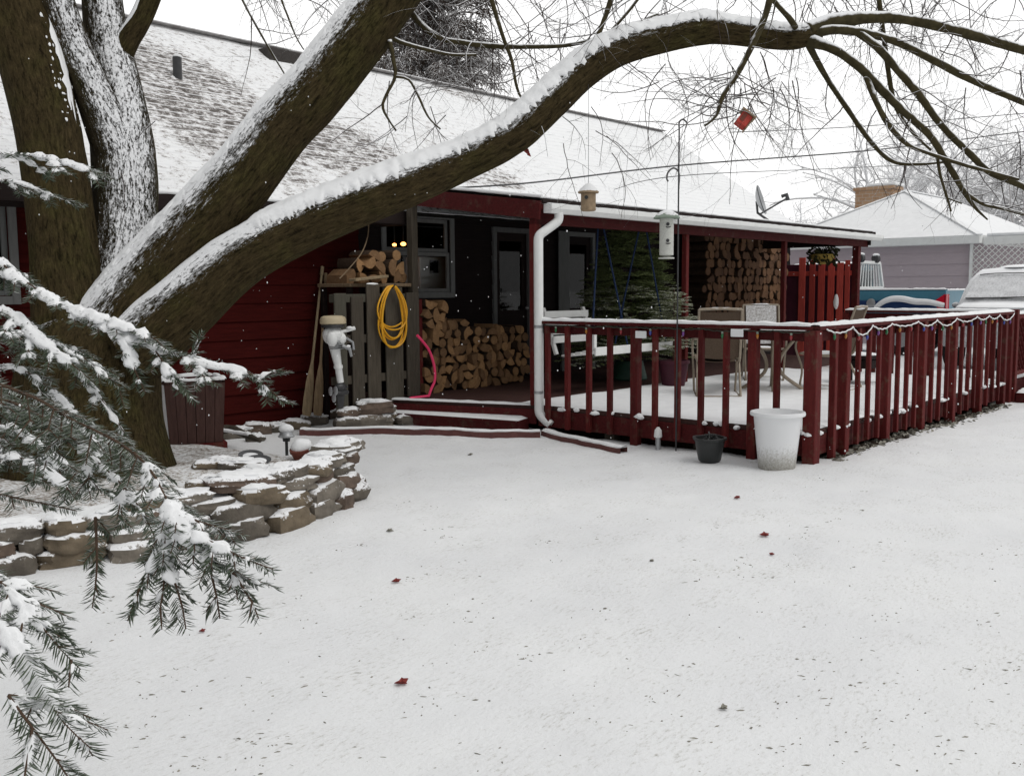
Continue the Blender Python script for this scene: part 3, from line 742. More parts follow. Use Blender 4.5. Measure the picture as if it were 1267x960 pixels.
# porch steps and edging
st = thing('porch_step', (-.5, 1.0, 0), 'low snow-covered wooden step below the left porch floor edge', 'step')
SPOLY = [(-.30, .02), (-.03, .10), (-.50, 1.95), (-.76, 1.98)]
b = MB(); b.prism(SPOLY, .035, 0, Matrix.Translation((0, 0, .105))); b.prism([(x*.96-.01, y) for x, y in SPOLY], .125, 0, Matrix.Translation((0, 0, -.02))); b.build('tread', M['redx'], st, smooth=False)
b = MB(); n = 26
for j in range(n+1):
    for i in range(7):
        t, s = j/n, i/6; a = V((-.295, .03)).lerp(V((-.745, 1.96)), t); c = V((-.04, .11)).lerp(V((-.51, 1.94)), t); p = a.lerp(c, s)
        b.v.append((p.x, p.y, .142+(0 if i in (0,) or j in (0, n) else .022+.006*mnoise.noise(V((p.x*8, p.y*8, 0))))))
for j in range(n):
    for i in range(6): a = j*7+i; b.f.append((a, a+1, a+8, a+7)); b.m.append(0)
b.build('step_snow', M['snow'], st)
def edging(name, pts, label, w=.09, h=.06):
    P = catmull([(*p, 0) for p in pts], .06); b = MB(); c = MB()
    b.v = []; K = 5; o = 0
    for i, p in enumerate(P):
        t = (V(P[min(i+1, len(P)-1)][:2])-V(P[max(i-1, 0)][:2])).normalized(); s = V((-t.y, t.x)); z = gz(p[0], p[1])
        for sd, zz in ((-w/2, -.05), (-w/2, h), (w/2, h), (w/2, -.05)): b.v.append((p[0]+s.x*sd, p[1]+s.y*sd, z+zz+.006*mnoise.noise(V((i*.6, sd, 0)))))
        for kk in range(5):
            a = math.pi*kk/4; c.v.append((p[0]+s.x*(w*.48*math.cos(a)+.014), p[1]+s.y*(w*.48*math.cos(a)+.014), z+h+.004+.016*math.sin(a)*(1+.6*mnoise.noise(V((i*.4, 1, 0))))))
    for i in range(len(P)-1):
        for kk in range(3): a = i*4+kk; b.f.append((a, a+1, a+5, a+4)); b.m.append(0)
        for kk in range(4): a = i*5+kk; c.f.append((a, a+1, a+6, a+5)); c.m.append(0)
    c0 = P[len(P)//2]; o = b.build(name, M['edge_red'], base=(c0[0], c0[1], 0), smooth=False); tag(o, label, 'edging'); c.build('edging_snow', M['snow'], o)
M['edge_red'] = m_dusted('edging_red', (.13, .055, .05), .5, .8, 30, 1.0, .3, 14)
def gp(px, py): q = on_z(px, py, .05); return (q.x, q.y)
edging('landscape_edging', [gp(372, 531), gp(450, 532), gp(540, 534), gp(600, 536), gp(668, 535)], 'long dull red edging strip curving through snow before the porch step')
edging('landscape_edging', [gp(674, 533), gp(700, 538), gp(740, 546), gp(772, 551)], 'short red edging strip by the deck running right from the downspout', .1, .05)

# ------------------------------------------------------------------ firewood
def log_mesh(i, L, r, endm='log_end', rnd=False):
    kind = 0 if rnd and i % 3 else i % 4; b = MB(); n = 12; poly = []
    a0, a1 = ((0, 2*math.pi), (0, math.pi*.5), (0, math.pi), (0, math.pi*.72))[kind]
    if kind == 0: poly = [(r*.86*(1+.1*nz((math.cos(2*math.pi*k/n), math.sin(2*math.pi*k/n), i), 1.5))*math.cos(2*math.pi*k/n), r*.86*(1+.1*nz((math.cos(2*math.pi*k/n), math.sin(2*math.pi*k/n), i), 1.5))*math.sin(2*math.pi*k/n)) for k in range(n)]
    else:
        rr = r*(1.75, 1.75, 1.3, 1.55)[kind]; pts = [(0, 0)]+[(rr*math.cos(a0+(a1-a0)*k/7), rr*math.sin(a0+(a1-a0)*k/7)) for k in range(8)]
        if kind == 2: pts = pts[1:]
        cx = sum(p[0] for p in pts)/len(pts); cy = sum(p[1] for p in pts)/len(pts)
        rg = random.Random(i); poly = [((x-cx)*rg.uniform(.92, 1.08), (y-cy)*rg.uniform(.92, 1.08)) for x, y in pts]
    n = len(poly); Mx = Matrix(((1,0,0,0), (0,0,-1,L), (0,1,0,0), (0,0,0,1)))   # length along +Y, front face at y=0
    vs = [Mx @ V((x*.97, z*.97, L)) for x, z in poly]+[Mx @ V((x, z, L-.012)) for x, z in poly]+[Mx @ V((x, z, 0)) for x, z in poly]
    fs = [tuple(range(n))]; mi = [0]
    b.add(vs, [tuple(range(n))], 0); o = 0
    for k in range(n):
        k2 = (k+1) % n; bark = 1 if (kind == 0 or (k not in (0, n-1) if kind != 2 else k != n-1)) else 0
        b.f += [(k, k+n, k2+n, k2), (k+n, k+2*n, k2+2*n, k2+n)]; b.m += [0, bark]
    b.f.append(tuple(reversed(range(2*n, 3*n)))); b.m.append(0)
    me = bpy.data.meshes.new('firewood_log'); me.from_pydata([tuple(v) for v in b.v], [], b.f); me.materials.append(M[endm]); me.materials.append(M['log_bark'])
    me.polygons.foreach_set('material_index', b.m); me.update(); return me
def stack(x0, x1, zf, y, r, label, group, z0, L=.4, seed=0, maxn=200, endm='log_end', rnd=False):
    """logs laid on one another, cut ends to the front; zf(x) = height of the pile"""
    ms = [log_mesh(i+seed, L, r, endm, rnd) for i in range(12)]; rg = random.Random(seed); n = 0; row = 0; z = z0+r*.8
    while n < maxn:
        x = x0+r+(row % 2)*r*.95; any_ = False
        while x < x1:
            if z+r*.6 < zf(x) and n < maxn:
                o = bpy.data.objects.new('firewood_log', rg.choice(ms)); COL.objects.link(o)
                o.location = (x+rg.gauss(0, r*.14), y+rg.uniform(-.05, .05), z+rg.gauss(0, r*.12)); o.rotation_euler = (0, rg.uniform(0, 6.28), rg.uniform(-.06, .06)); s = rg.uniform(.9, 1.12); o.scale = (s, 1, s)
                tag(o, label, 'firewood', group); n += 1; any_ = True
            x += r*(1.62 if rnd else 1.92)
        z += r*1.66; row += 1
        if not any_: break
    return n
n1 = stack(.04, 2.0, lambda x: 1.40 if x < .45 else (1.22 if x < .9 else 1.08-.02*math.sin(x*9)), 1.85, .066, 'split pale firewood log in the waist-high stack below the porch window', 'logs stacked below the window', .285, seed=1, maxn=125)
n2 = stack(-.95, -.12, lambda x: 1.64+.46*math.sin(min(1, max(0, (x+1.0)/.62))*math.pi/2) - (.18 if x > -.25 else 0), 1.97, .078, 'split firewood log heaped on the rack above the grey pallet', 'logs heaped above the pallet', 1.615, L=.36, seed=20, maxn=30)
n3 = stack(6.85, 10.0, lambda x: 2.66, 2.02, .088, 'round firewood log in the tall dark stack behind the patio chairs', 'logs in the tall stack at the porch end', .87, seed=40, maxn=265, endm='log_end_shaded', rnd=True)
print('logs', n1, n2, n3)
t = thing('firewood_rack', (-.6, 2.2, 0), 'dark wooden rack holding firewood behind the grey pallet', 'rack')
b = MB(); b.bbox((-1.0, 1.9, 1.57), (-.06, 2.5, 1.61)); b.build('shelf', M['pale_wood'], t, smooth=False)
for x in (-.94, -.10):
    for y in (1.99, 2.46): b = MB(); b.bbox((x-.03, y-.03, .28 if x > -.6 else .02), (x+.03, y+.03, 1.57)); b.build('leg', M['porch_dark'], t, smooth=False)
t = thing('log_platform', (8.2, 2.3, .28), 'low dark platform under the tall log stack at the porch end', 'platform')
b = MB(); b.bbox((6.7, 1.98, .80), (10.1, 2.45, .86)); b.build('shelf', M['porch_dark'], t, smooth=False)
for x in (6.75, 7.7, 8.7): 
    for y in (2.05, 2.4): b = MB(); b.bbox((x-.04, y-.04, .28), (x+.04, y+.04, .80)); b.build('leg', M['porch_dark'], t, smooth=False)
t = thing('plank', (-.75, 1.95, 1.62), 'short pale plank poking out from under the heaped firewood', 'plank'); 
b = MB(); b.bar((-1.0, 1.86, 1.645), (-.5, 1.88, 1.69), .12, .03); b.build('board', M['pale_wood'], t, smooth=False)

pal = thing('wooden_pallet', (-.8, 1.75, .28), 'weathered grey pallet standing upright below the heaped firewood', 'pallet')
for x0, x1, zt, tl in ((-1.38, -1.22, 1.50, .03), (-1.15, -.98, 1.46, -.01), (-.93, -.74, 1.60, .0), (-.66, -.40, 1.56, .02), (-.34, -.14, 1.50, 0)):
    b = MB(); b.bbox((x0, 1.70, .29 if x0 > -.6 else .04), (x1, 1.722, zt), .004); b.build('slat', M['grey_wood'], pal, smooth=False)
    b = MB(); b.blob(((x0+x1)/2, 1.711, zt), ((x1-x0)/2*.9, .014, .012), x0); 
    if x0 in (-.93,): b.build('snow_cap', M['snow'], pal)
for z in (.5, .95, 1.4): b = MB(); b.bbox((-1.38, 1.724, z), (-.13, 1.80, z+.09), .004); b.build('stringer', M['grey_wood'], pal, smooth=False)
# yellow cord coiled over the pallet
b = MB(); b2 = []
cc = V((-.62, 1.64, 1.58))
P = []
for k in range(8):
    w = .20+.035*math.sin(k*2.3); hgt = .56+.10*math.sin(k*1.7+.5)+.05*(k % 3); ox = .03*math.sin(k*3.1)
    for i in range(24):
        a = 2*math.pi*i/24; zz = -hgt/2*(1-math.cos(a)); xx = w*math.sin(a)*(0.62+.5*(1-math.cos(a))/2)
        P.append((cc.x+xx+ox+.006*math.sin(i+k), cc.y-.010*(k % 5)-.008*math.sin(a*2+k), cc.z+zz))
P = catmull(P, .02); b.tube(P, .0095, 6); co_ = b.build('extension_cord', M['yellow'], base=cc); tag(co_, 'yellow extension cord hanging in loops on the grey pallet', 'cord')
b = MB(); b.tube([(cc.x, 1.70, 1.53), (cc.x, 1.60, 1.565), (cc.x, 1.575, 1.60)], .008, 6); b.build('hook', M['dark_metal'], co_)
b = MB(); q0 = on_y(521, 420, 1.5); q1 = on_y(538, 470, 1.5)
P = catmull([q0+V((-.06, 0, .05)), on_y(530, 432, 1.5), on_y(537, 452, 1.5), q1, on_y(534, 480, 1.5), V((q1.x-.1, 1.5, .30))], .03); b.tube(P, .016, 8); b.tube([P[-1][:3], (P[-1][0]-.28, 1.52, .297)], .016, 8)
tag(b.build('plastic_tube', M['pink'], base=(q1.x, 1.5, .28)), 'bright pink curved plastic tube in front of the log stack', 'tube')
b = MB(); P = catmull([on_y(455, 250, 1.95), on_y(456, 275, 2.2), on_y(455, 292, 2.2), on_y(448, 312, 2.0), on_y(434, 330, 1.95), on_y(420, 345, 1.93)], .03); b.tube(P, .007, 6)
tag(b.build('rope', M['pale_wood'], base=P[-1][:3]), 'thin tan rope hanging from the porch ceiling above the oars', 'rope')

# ------------------------------------------------------------------ oars and outboard motor
for i, (pb, pt, lab) in enumerate(((( 381, 497), (399, 330), 'wooden oar leaning on the red wall, the left and more tilted of two'), ((394, 497), (403, 338), 'wooden oar leaning on the red wall, the more upright one beside the outboard motor'))):
    A = on_y(*pb, 2.28+.03*i); B = on_y(*pt, 2.545); A2 = A-(B-A).normalized()*.16; ax = (B-A2).normalized()
    t = thing('oar', A2, lab, 'oar', 'pair of oars by the red wall'); L = (B-A2).length
    sd = ax.cross(V((0,1,0))).normalized(); b = MB(); b.tube([A2+ax*.55, A2+ax*.8, B], [.018, .016, .015], 10); b.tube([B-ax*.1, B], .021, 10); b.build('shaft', M['pale_wood'], t)
    b = MB(); P = [A2+ax*s for s in (0, .05, .2, .4, .55, .62)]; W = (.055, .066, .066, .055, .03, .018); H = (.006, .007, .009, .012, .016, .018); nn = 12; nrm = sd.cross(ax)
    for p, w, h in zip(P, W, H):
        for k in range(nn): a = 2*math.pi*k/nn; b.v.append(tuple(p+sd*(w*math.cos(a))+nrm*(h*math.sin(a))))
    for r in range(5):
        for k in range(nn): a = r*nn+k; c = r*nn+(k+1) % nn; b.f.append((a, c, c+nn, a+nn)); b.m.append(0)
    b.f.append(tuple(range(nn))); b.m.append(0); b.build('blade', M['pale_wood'], t)
mo = thing('outboard_motor', (-1.15, 1.6, .1), 'old outboard motor with beige cowl and white leg standing by the pallet', 'outboard motor')
def mp(px, py, y=1.56): return on_y(px, py, y)
c = mp(412, 396); tl = Matrix.Rotation(R_(12), 4, 'Y')
b = MB(); b.lathe(c+V((0,0,-.045)), [(.115, 0), (.13, .01), (.13, .05), (.12, .075), (.09, .09), (.02, .094)], 24, sx=1.1, sy=1.0); b.build('cowl', M['beige'], mo)
b = MB(); b.lathe(c+V((-.01, 0, -.06)), [(.12, -.02), (.124, .0), (.12, .014)], 24); b.build('cowl_band', M['dark_metal'], mo)
b = MB(); p0 = c+V((.0, 0, -.07)); b.blob(p0+V((-.01, 0, -.09)), (.11, .11, .10), 2, 16, 10, .15, 2.2); b.blob(p0+V((.05, -.06, -.13)), (.06, .06, .07), 5, 12, 8, .2, 2.5); b.blob(p0+V((-.06, -.05, -.12)), (.06, .06, .09), 9, 12, 8, .15, 2); b.build('powerhead', M['white'], mo)
b = MB()
for k in range(5): b.lathe(p0+V((.03, -.02, -.15-.022*k)), [(.075, 0), (.085, .004), (.075, .010)], 18)
b.build('cooling_fins', M['grey_metal'], mo)
b = MB(); b.tube([p0+V((.06, -.03, -.06)), p0+V((.15, -.08, -.04)), p0+V((.21, -.1, -.02))], [.02, .016, .022], 8); b.build('tiller', M['white'], mo)
b = MB(); b.tube([p0+V((.05, -.08, -.20)), p0+V((.12, -.12, -.24)), p0+V((.14, -.12, -.32))], [.022, .02, .014], 8); b.tube([p0+V((.09, -.10, -.12)), p0+V((.17, -.11, -.17)), p0+V((.18, -.11, -.25))], .014, 8); b.build('clamp', M['grey_metal'], mo)
lg = [p0+V((0, 0, -.14)), p0+V((.025, 0, -.28)), p0+V((.055, 0, -.43)), p0+V((.08, 0, -.60))]
b = MB(); b.tube(lg, [.065, .052, .038, .036], 12); b.lathe(lg[2]+V((0,0,0)), [(.046, -.02), (.05, 0), (.046, .02)], 14); b.build('leg', M['white'], mo)
b = MB(); e = lg[3]; b.blob(e+V((0, 0, -.05)), (.075, .05, .05), 4, 14, 8, .1); b.bbox(e+V((-.10, -.02, -.06)), e+V((.09, .02, -.045)), .004); b.tube([e+V((-.10, 0, -.11)), e+V((-.03, 0, -.11)), e+V((.07, 0, -.11)), e+V((.1, 0, -.11))], [.012, .034, .032, .016], 12); b.prism([(-.06, 0), (.05, 0), (.02, -.16), (-.04, -.16)], .02, 0, Matrix(((1,0,0,e.x), (0,0,1,e.y-.01), (0,1,0,e.z-.12), (0,0,0,1)))); b.build('gearcase', M['dark_metal'], mo)
b = MB()
for k in range(3):
    a = k*2.094+.4; d_ = V((0, math.cos(a), math.sin(a))); b.blob(e+V((-.10, 0, -.11))+d_*.05, (.012, .036, .05), k, 10, 6, .05)
b.build('propeller', M['grey_metal'], mo)
b = MB(); b.blob(p0+V((-.06, -.08, .05)), (.035, .03, .02), 2); b.blob(p0+V((.15, -.085, -.015)), (.04, .03, .016), 3); b.blob(p0+V((.10, -.12, -.21)), (.03, .02, .016), 3); b.build('snow_patch', M['snow'], mo)
# ------------------------------------------------------------------ things on the deck
sw = thing('porch_swing', (2.2, .75, FZ), 'white slatted porch swing hanging on dark blue ropes beside the spruce', 'swing')
y0, y1 = .35, 1.0
b = MB(); z0 = .80
for i in range(5): yy = y0+.02+i*.105; b.bbox((1.48, yy, z0-.02*i), (3.1, yy+.085, z0+.022-.02*i), .005)
b.bbox((1.46, y0-.01, z0-.05), (3.12, y0+.018, z0+.05), .006); b.build('seat', M['white'], sw, smooth=False)
b = MB()
for i in range(4): zz = .92+i*.10; b.bar((1.48, 1.0+.045*i, zz), (2.35, 1.0+.045*i, zz), .02, .085)
b.bar((1.52, .98, .74), (1.52, 1.19, 1.30), .05, .04); b.bar((2.31, .98, .74), (2.31, 1.19, 1.30), .05, .04)
b.build('backrest', M['white'], sw, smooth=False)
b = MB(); b.bbox((1.46, y0, 1.02), (1.53, 1.05, 1.05), .006); b.bbox((1.47, y0+.02, .8), (1.52, y0+.07, 1.02), .005); b.build('armrest', M['white'], sw, smooth=False)
for top, lo in (((1.87, .6, 2.50), (1.50, .42, 1.04)), ((1.87, .6, 2.50), (2.22, .42, .82)), ((2.80, .6, 2.50), (2.62, .9, .82)), ((2.80, .6, 2.50), (3.08, .42, .82))):
    b = MB(); b.tube(catmull([top, tuple((a_+c_)/2+.01 for a_, c_ in zip(top, lo)), lo], .1), .012, 6); b.build('rope', M['blue_rope'], sw)

q_ = on_y(680, 410, .40)-on_y(680, 410, .68); sw.location = V(sw.location)+V((q_.x, q_.y, 0))
HW = .222
M['chair_snow'] = m_dusted('crusted_snow', (.20, .17, .145), -.35, .75, 46, 2.2)
def sling_chair(x, y, rz, label, snowy):
    t = thing('patio_chair', (x, y, FZ), label, 'chair', 'patio chairs on the deck')
    Mt = Matrix.Translation((x, y, FZ+.018)) @ Matrix.Rotation(rz, 4, 'Z')
    def W(*p): return Mt @ V(p)
    b = MB(); n = 10; P = [(HW*(i/n*2-1)) for i in range(n+1)]
    def sheet(b, prof, th, w=HW):
        o = len(b.v); k = len(prof)
        for s in (0, 1):
            for (py_, pz_) in prof:
                for xx in P:
                    sag = .018*(1-(xx/HW)**2); b.v.append(tuple(W(xx*w/HW, py_, pz_-sag+s*th)))
        N = n+1
        for s in (0, 1):
            for i in range(k-1):
                for j in range(n):
                    a = o+s*k*N+i*N+j; q = (a, a+1, a+N+1, a+N); b.f.append(q if s else q[::-1]); b.m.append(0)
        for i in range(k-1):
            for j in (0, n):
                a = o+i*N+j; b.f.append((a, a+N, a+N+k*N, a+k*N)); b.m.append(0)
        for i in (0, k-1):
            for j in range(n):
                a = o+i*N+j; b.f.append((a, a+1, a+1+k*N, a+k*N)); b.m.append(0)
    sheet(b, [(.26, .43), (.1, .405), (-.1, .395), (-.2, .40)], .006); b.build('seat', M['sling'], t)
    b = MB(); sheet(b, [(-.215, .44), (-.26, .6), (-.31, .8), (-.36, .97)], .006); b.build('backrest', M['sling'], t)
    for s in (-1, 1):
        b = MB(); f = catmull([W(s*(HW+.015), -.37, .99), W(s*(HW+.015), -.31, .8), W(s*(HW+.015), -.22, .43), W(s*(HW+.015), -.05, .41), W(s*(HW+.015), .28, .43)], .04); b.tube(f, .015, 8)
        b.tube(catmull([W(s*(HW+.04), .30, .62), W(s*(HW+.05), .0, .64), W(s*(HW+.04), -.22, .66), W(s*(HW+.025), -.29, .72)], .04), .017, 8)
        b.tube(catmull([W(s*(HW+.04), .30, .62), W(s*(HW+.04), .33, .5), W(s*(HW+.03), .25, .25), W(s*(HW+.02), .27, .04), W(s*(HW+.02), .20, .0), W(s*(HW+.02), -.2, .0), W(s*(HW+.02), -.33, .0)], .04), .014, 8)
        b.tube([W(s*(HW+.015), -.12, .42), W(s*(HW+.02), -.33, .0)], .014, 8)
        b.build('frame', M['bronze'], t)
    b = MB(); b.tube([W(-(HW+.015), -.37, .99), W(0, -.375, 1.0), W((HW+.015), -.37, .99)], .016, 8); b.build('crossbar', M['bronze'], t)
    for yy_, zz_ in ((.28, .43), (-.33, 0)): b = MB(); b.tube([W(-(HW+.017), yy_, zz_), W((HW+.017), yy_, zz_)], .013, 8); b.build('crossbar', M['bronze'], t)
    b = MB(); Ms = Matrix.Rotation(rz, 4, 'Z')
    b.blob(W(0, .06, .425), (HW-.04, .2, .03), x, 14, 8, .2, 1.5, M=Ms)
    b.blob(W(0, -.37, 1.0), (HW-.07, .020, .014), y, 14, 6, .3, 2, M=Ms)
    if snowy:
        o = len(b.v); n2 = 8
        for i in range(9):
            for j in range(n2+1):
                q = i/8; yy = -.22-.14*q; zz = .47+.52*q; xx = (HW-.02)*(j/n2*2-1); b.v.append(tuple(W(xx, yy+.022+.010*mnoise.noise(V((xx*9, q*5, 3))), zz)))
        for i in range(8):
            for j in range(n2): a = o+i*(n2+1)+j; b.f.append((a, a+1, a+n2+2, a+n2+1)); b.m.append(0)
    b.build('snow_patch', M['chair_snow'], t)
    return t
FWD = math.atan2(CF.y, CF.x)-math.pi/2
sling_chair(2.08, -.98, FWD-.12, 'brown sling patio chair with its back to the lawn, left of the patio table', False)
sling_chair(4.05, -.55, FWD+math.pi-.15, 'patio chair facing the lawn with snow plastered over its whole backrest', True)
sling_chair(3.50, -1.72, FWD+.95, 'brown sling patio chair turned sideways close behind the deck corner post', False)
t = thing('patio_table', (2.95, -1.25, FZ), 'round dark glass-topped patio table between the brown sling chairs', 'table')
b = MB(); b.lathe((2.95, -1.25, .985), [(.55, 0), (.565, .008), (.55, .018)], 40); b.build('tabletop', M['bronze'], t)
b = MB(); b.lathe((2.95, -1.25, 1.003), [(.54, 0), (.52, .03), (.3, .042), (.02, .045)], 40, jit=lambda p: p*(1+.03*mnoise.noise(p*5))); b.build('snow_cover', M['snow'], t)
for k in range(4):
    a = k*math.pi/2+.5; d_ = V((math.cos(a), math.sin(a), 0)); b = MB()
    b.tube(catmull([V((2.95, -1.25, .97))+d_*.3, V((2.95, -1.25, .7))+d_*.10, V((2.95, -1.25, .5))+d_*.10, V((2.95, -1.25, .30))+d_*.36], .04), .022, 8); b.build('leg', M['bronze'], t)
t = thing('side_table', (4.35, -1.75, FZ), 'small dark square side table on the deck right of the sideways chair', 'side table')
b = MB(); b.bbox((4.1, -2.0, .62), (4.6, -1.5, .66)); b.bbox((4.12, -1.98, .5), (4.58, -1.52, .61)); b.build('tabletop', M['porch_dark'], t, smooth=False)
b = MB(); b.blob((4.35, -1.75, .665), (.24, .24, .03), 3, 14, 8, .15); b.build('snow_cover', M['snow'], t)
for sx in (-1, 1):
    for sy in (-1, 1): b = MB(); b.bbox((4.35+sx*.2-.03, -1.75+sy*.2-.03, FZ+.02), (4.35+sx*.2+.03, -1.75+sy*.2+.03, .5)); b.build('leg', M['porch_dark'], t, smooth=False)

# cut spruce standing on the porch
def spray(bs, bn, p, d, L, nl, nw, up, rg, sp=.012, droop=.15, lat=None):
    """one shoot: a thin stem with needles on both sides"""
    d = d.normalized(); s = d.cross(up).normalized() if lat is None else lat; k = max(3, int(L/.03)); pts = []
    q = V(p)
    for i in range(k+1):
        pts.append(q.copy()); dd = (d+V((0,0,-droop*i/k))).normalized(); q = q+dd*(L/k)
    if bs is not None: bs.tube(pts, [.0022*(1-.6*i/k) for i in range(k+1)], 4, cap=False)
    n = int(L/sp)
    for i in range(n):
        t = (i+.5)/n; f = t*k; a = int(f); a = min(a, k-1); c = pts[a].lerp(pts[a+1], f-a); tt = (pts[a+1]-pts[a]).normalized()
        for sg in (-1, 1):
            w = rg.uniform(.45, .75); dr = (tt*w+s*sg*rg.uniform(.7, 1)+V((0,0,rg.uniform(-.45, .35)))).normalized()
            l = nl*rg.uniform(.75, 1.15)*(1 if t < .85 else 1-(t-.85)*2.0); e = c+dr*l; wd = dr.cross(V((rg.uniform(-1,1), rg.uniform(-1,1), 1))).normalized()*nw
            m_ = c+dr*(l*.5)+V((0,0,-.03*l))
            bn.add([c-wd*.5, c+wd*.5, m_+wd, e, m_-wd], [(0, 1, 2, 3, 4)])
    return pts
xt = thing('spruce_tree', (3.12, .98, FZ), 'dark green cut spruce standing on the porch behind the swing', 'tree')
b = MB(); b.tube([(3.12, .98, FZ+.12), (3.12, .98, 2.36)], [.045, .012], 8); b.build('trunk', M['log_bark'], xt)
bs = MB(); bn = MB(); bf = MB(); rg = random.Random(3)
for i in range(400):
    h = rg.random()**.8; z = .55+1.80*h; R = 1.0*(1-h*.72)*rg.uniform(.75, 1.05); a = rg.uniform(0, 6.283)
    d_ = V((math.cos(a), math.sin(a), rg.uniform(-.05, .30))).normalized(); p = V((3.12, .98, z)); L = R
    if p.y+d_.y*L > 2.45: L *= .6
    k = 7; frost = d_.dot(-CF) > .25 and h < .55
    for j in range(k):
        t_ = .30+.7*j/(k-1); q = p+d_*(L*t_)+V((0,0,-.10*t_*t_*L))
        s = d_.cross(V((0,0,1))).normalized()
        for sg in (-1, 1):
            spray(None, bf if (frost and t_ > .8) else bn, q, d_*.8+s*sg*.8+V((0,0,rg.uniform(-.15, .15))), .22*(1.2-t_*.6), .034, .0060, V((0,0,1)), rg, .015, .1)
    spray(bs, bf if frost else bn, p+d_*L*.45, d_, L*.6, .036, .0060, V((0,0,1)), rg, .014, .12)
bs.build('branches', M['stem'], xt); bn.build('needles', M['needle_dark'], xt, smooth=False); bf.build('pale_tips', M['needle_frost'], xt, smooth=False)
b = MB(); b.lathe((3.12, .98, FZ), [(.24, 0), (.25, .02), (.19, .26), (.17, .26)], 18); b.build('stand', simple('green_tub', (.015, .06, .04), .5, .4), xt)
# nearer potted sprig with frosted tips
t = thing('potted_evergreen', (2.62, -.05, FZ), 'small frosted evergreen in a dark red pot behind the deck rail', 'potted plant')
b = MB(); b.lathe((2.62, -.05, FZ), [(.14, 0), (.19, .30), (.205, .30), (.205, .34), (.17, .34), (.16, .30)], 20); b.build('pot', M['maroon'], t)
bs = MB(); bn = MB(); bs.tube([(2.62, -.05, .55), (2.62, -.05, 1.52)], [.018, .006], 6)
for i in range(70):
    h = rg.random(); a = rg.uniform(0, 6.283); p = V((2.62, -.05, .66+.85*h)); d_ = V((math.cos(a), math.sin(a), rg.uniform(-.1, .35))); L = .52*(1-.7*h)
    pts = spray(bs, bn, p, d_, L, .034, .0045, V((0,0,1)), rg, .013, .2)
    for sg in (-1, 1): spray(None, bn, pts[len(pts)//2], d_.normalized()*.7+d_.cross(V((0,0,1))).normalized()*sg*.6, L*.5, .03, .0045, V((0,0,1)), rg, .014, .2)
bs.build('stem', M['stem'], t); bn.build('needles', M['needle_frost'], t, smooth=False)

# red picket fence with hanging basket at the end of the porch
pf = thing('picket_fence', (10.2, .9, 0), 'bright red picket fence panel at the far end of the porch', 'fence')
for px0, px1, tp in ((989, 997, 319), (1002, 1009, 322), (1013, 1021, 323), (1025, 1033, 320), (1036, 1044, 325), (1046, 1052, 322)):
    a_ = on_x(px0, tp, 10.2); c_ = on_x(px1, tp, 10.2); b = MB(); b.bbox((10.19, c_.y, .05), (10.215, a_.y, a_.z), .004); b.build('picket', M['red_bright'], pf, smooth=False)
e0 = on_x(974, 395, 10.23); e1 = on_x(1056, 395, 10.23)
b = MB(); tz = on_x(1010, 327, 10.26).z; b.bbox((10.255, e1.y-.02, .05), (10.275, e0.y+.05, tz), .004); b.build('back_boards', M['maroon'], pf, smooth=False)
for z in (.55, 1.75): b = MB(); b.bbox((10.218, e1.y, z), (10.25, e0.y, z+.09), .004); b.build('fence_rail', M['red_bright'], pf, smooth=False)
b = MB(); b.bbox((10.22, e1.y-.05, 0), (10.31, e1.y+.05, 2.2), .006); b.build('post', M['red'], pf, smooth=False)
b = MB(); b.blob((10.17, (e0.y+e1.y)/2-.35, 1.25), (.03, .05, .14), 5); b.build('snow_patch', M['snow'], pf)
hb_ = on_x(1018, 318, 8.6)
t = thing('hanging_basket', hb_, 'yellowish hanging basket with dark dried plants under the porch end', 'basket')
b = MB(); b.lathe(hb_+V((0,0,-.13)), [(.04, 0), (.13, .03), (.19, .1), (.215, .17), (.19, .17)], 18, jit=lambda p: p*(1+.08*mnoise.noise(p*14))); b.build('basket', M['yellow_basket'], t)
b = MB()
for i in range(120):
    a = rg.uniform(0, 6.28); d_ = V((math.cos(a), math.sin(a), rg.uniform(-.3, .9))); p = hb_+V((0,0,.03)); L = rg.uniform(.12, .30)
    b.tube(catmull([p+d_*.03, p+d_*L*.6+V((0,0,.03)), p+d_*L+V((0,0,-.10))], .05), .006, 3, cap=False)
    e_ = p+d_*L; b.add([e_+V((-.03, 0, -.08)), e_+V((0, .03, -.1)), e_+V((.03, 0, -.14)), e_+V((0, -.03, -.1))], [(0, 1, 2, 3)])
b.build('dried_plant', simple('dried_plant', (.03, .032, .015), .9, .1, var=.4), t, smooth=False)
b = MB()
for k in range(3): a = k*2.09; b.tube([hb_+V((.2*math.cos(a), .2*math.sin(a), .03)), V((hb_.x, hb_.y, 2.24))], .004, 4)
b.tube([V((hb_.x, hb_.y, 2.23)), V((hb_.x, hb_.y, 2.5))], .004, 4)
b.build('hanger', M['dark_metal'], t)

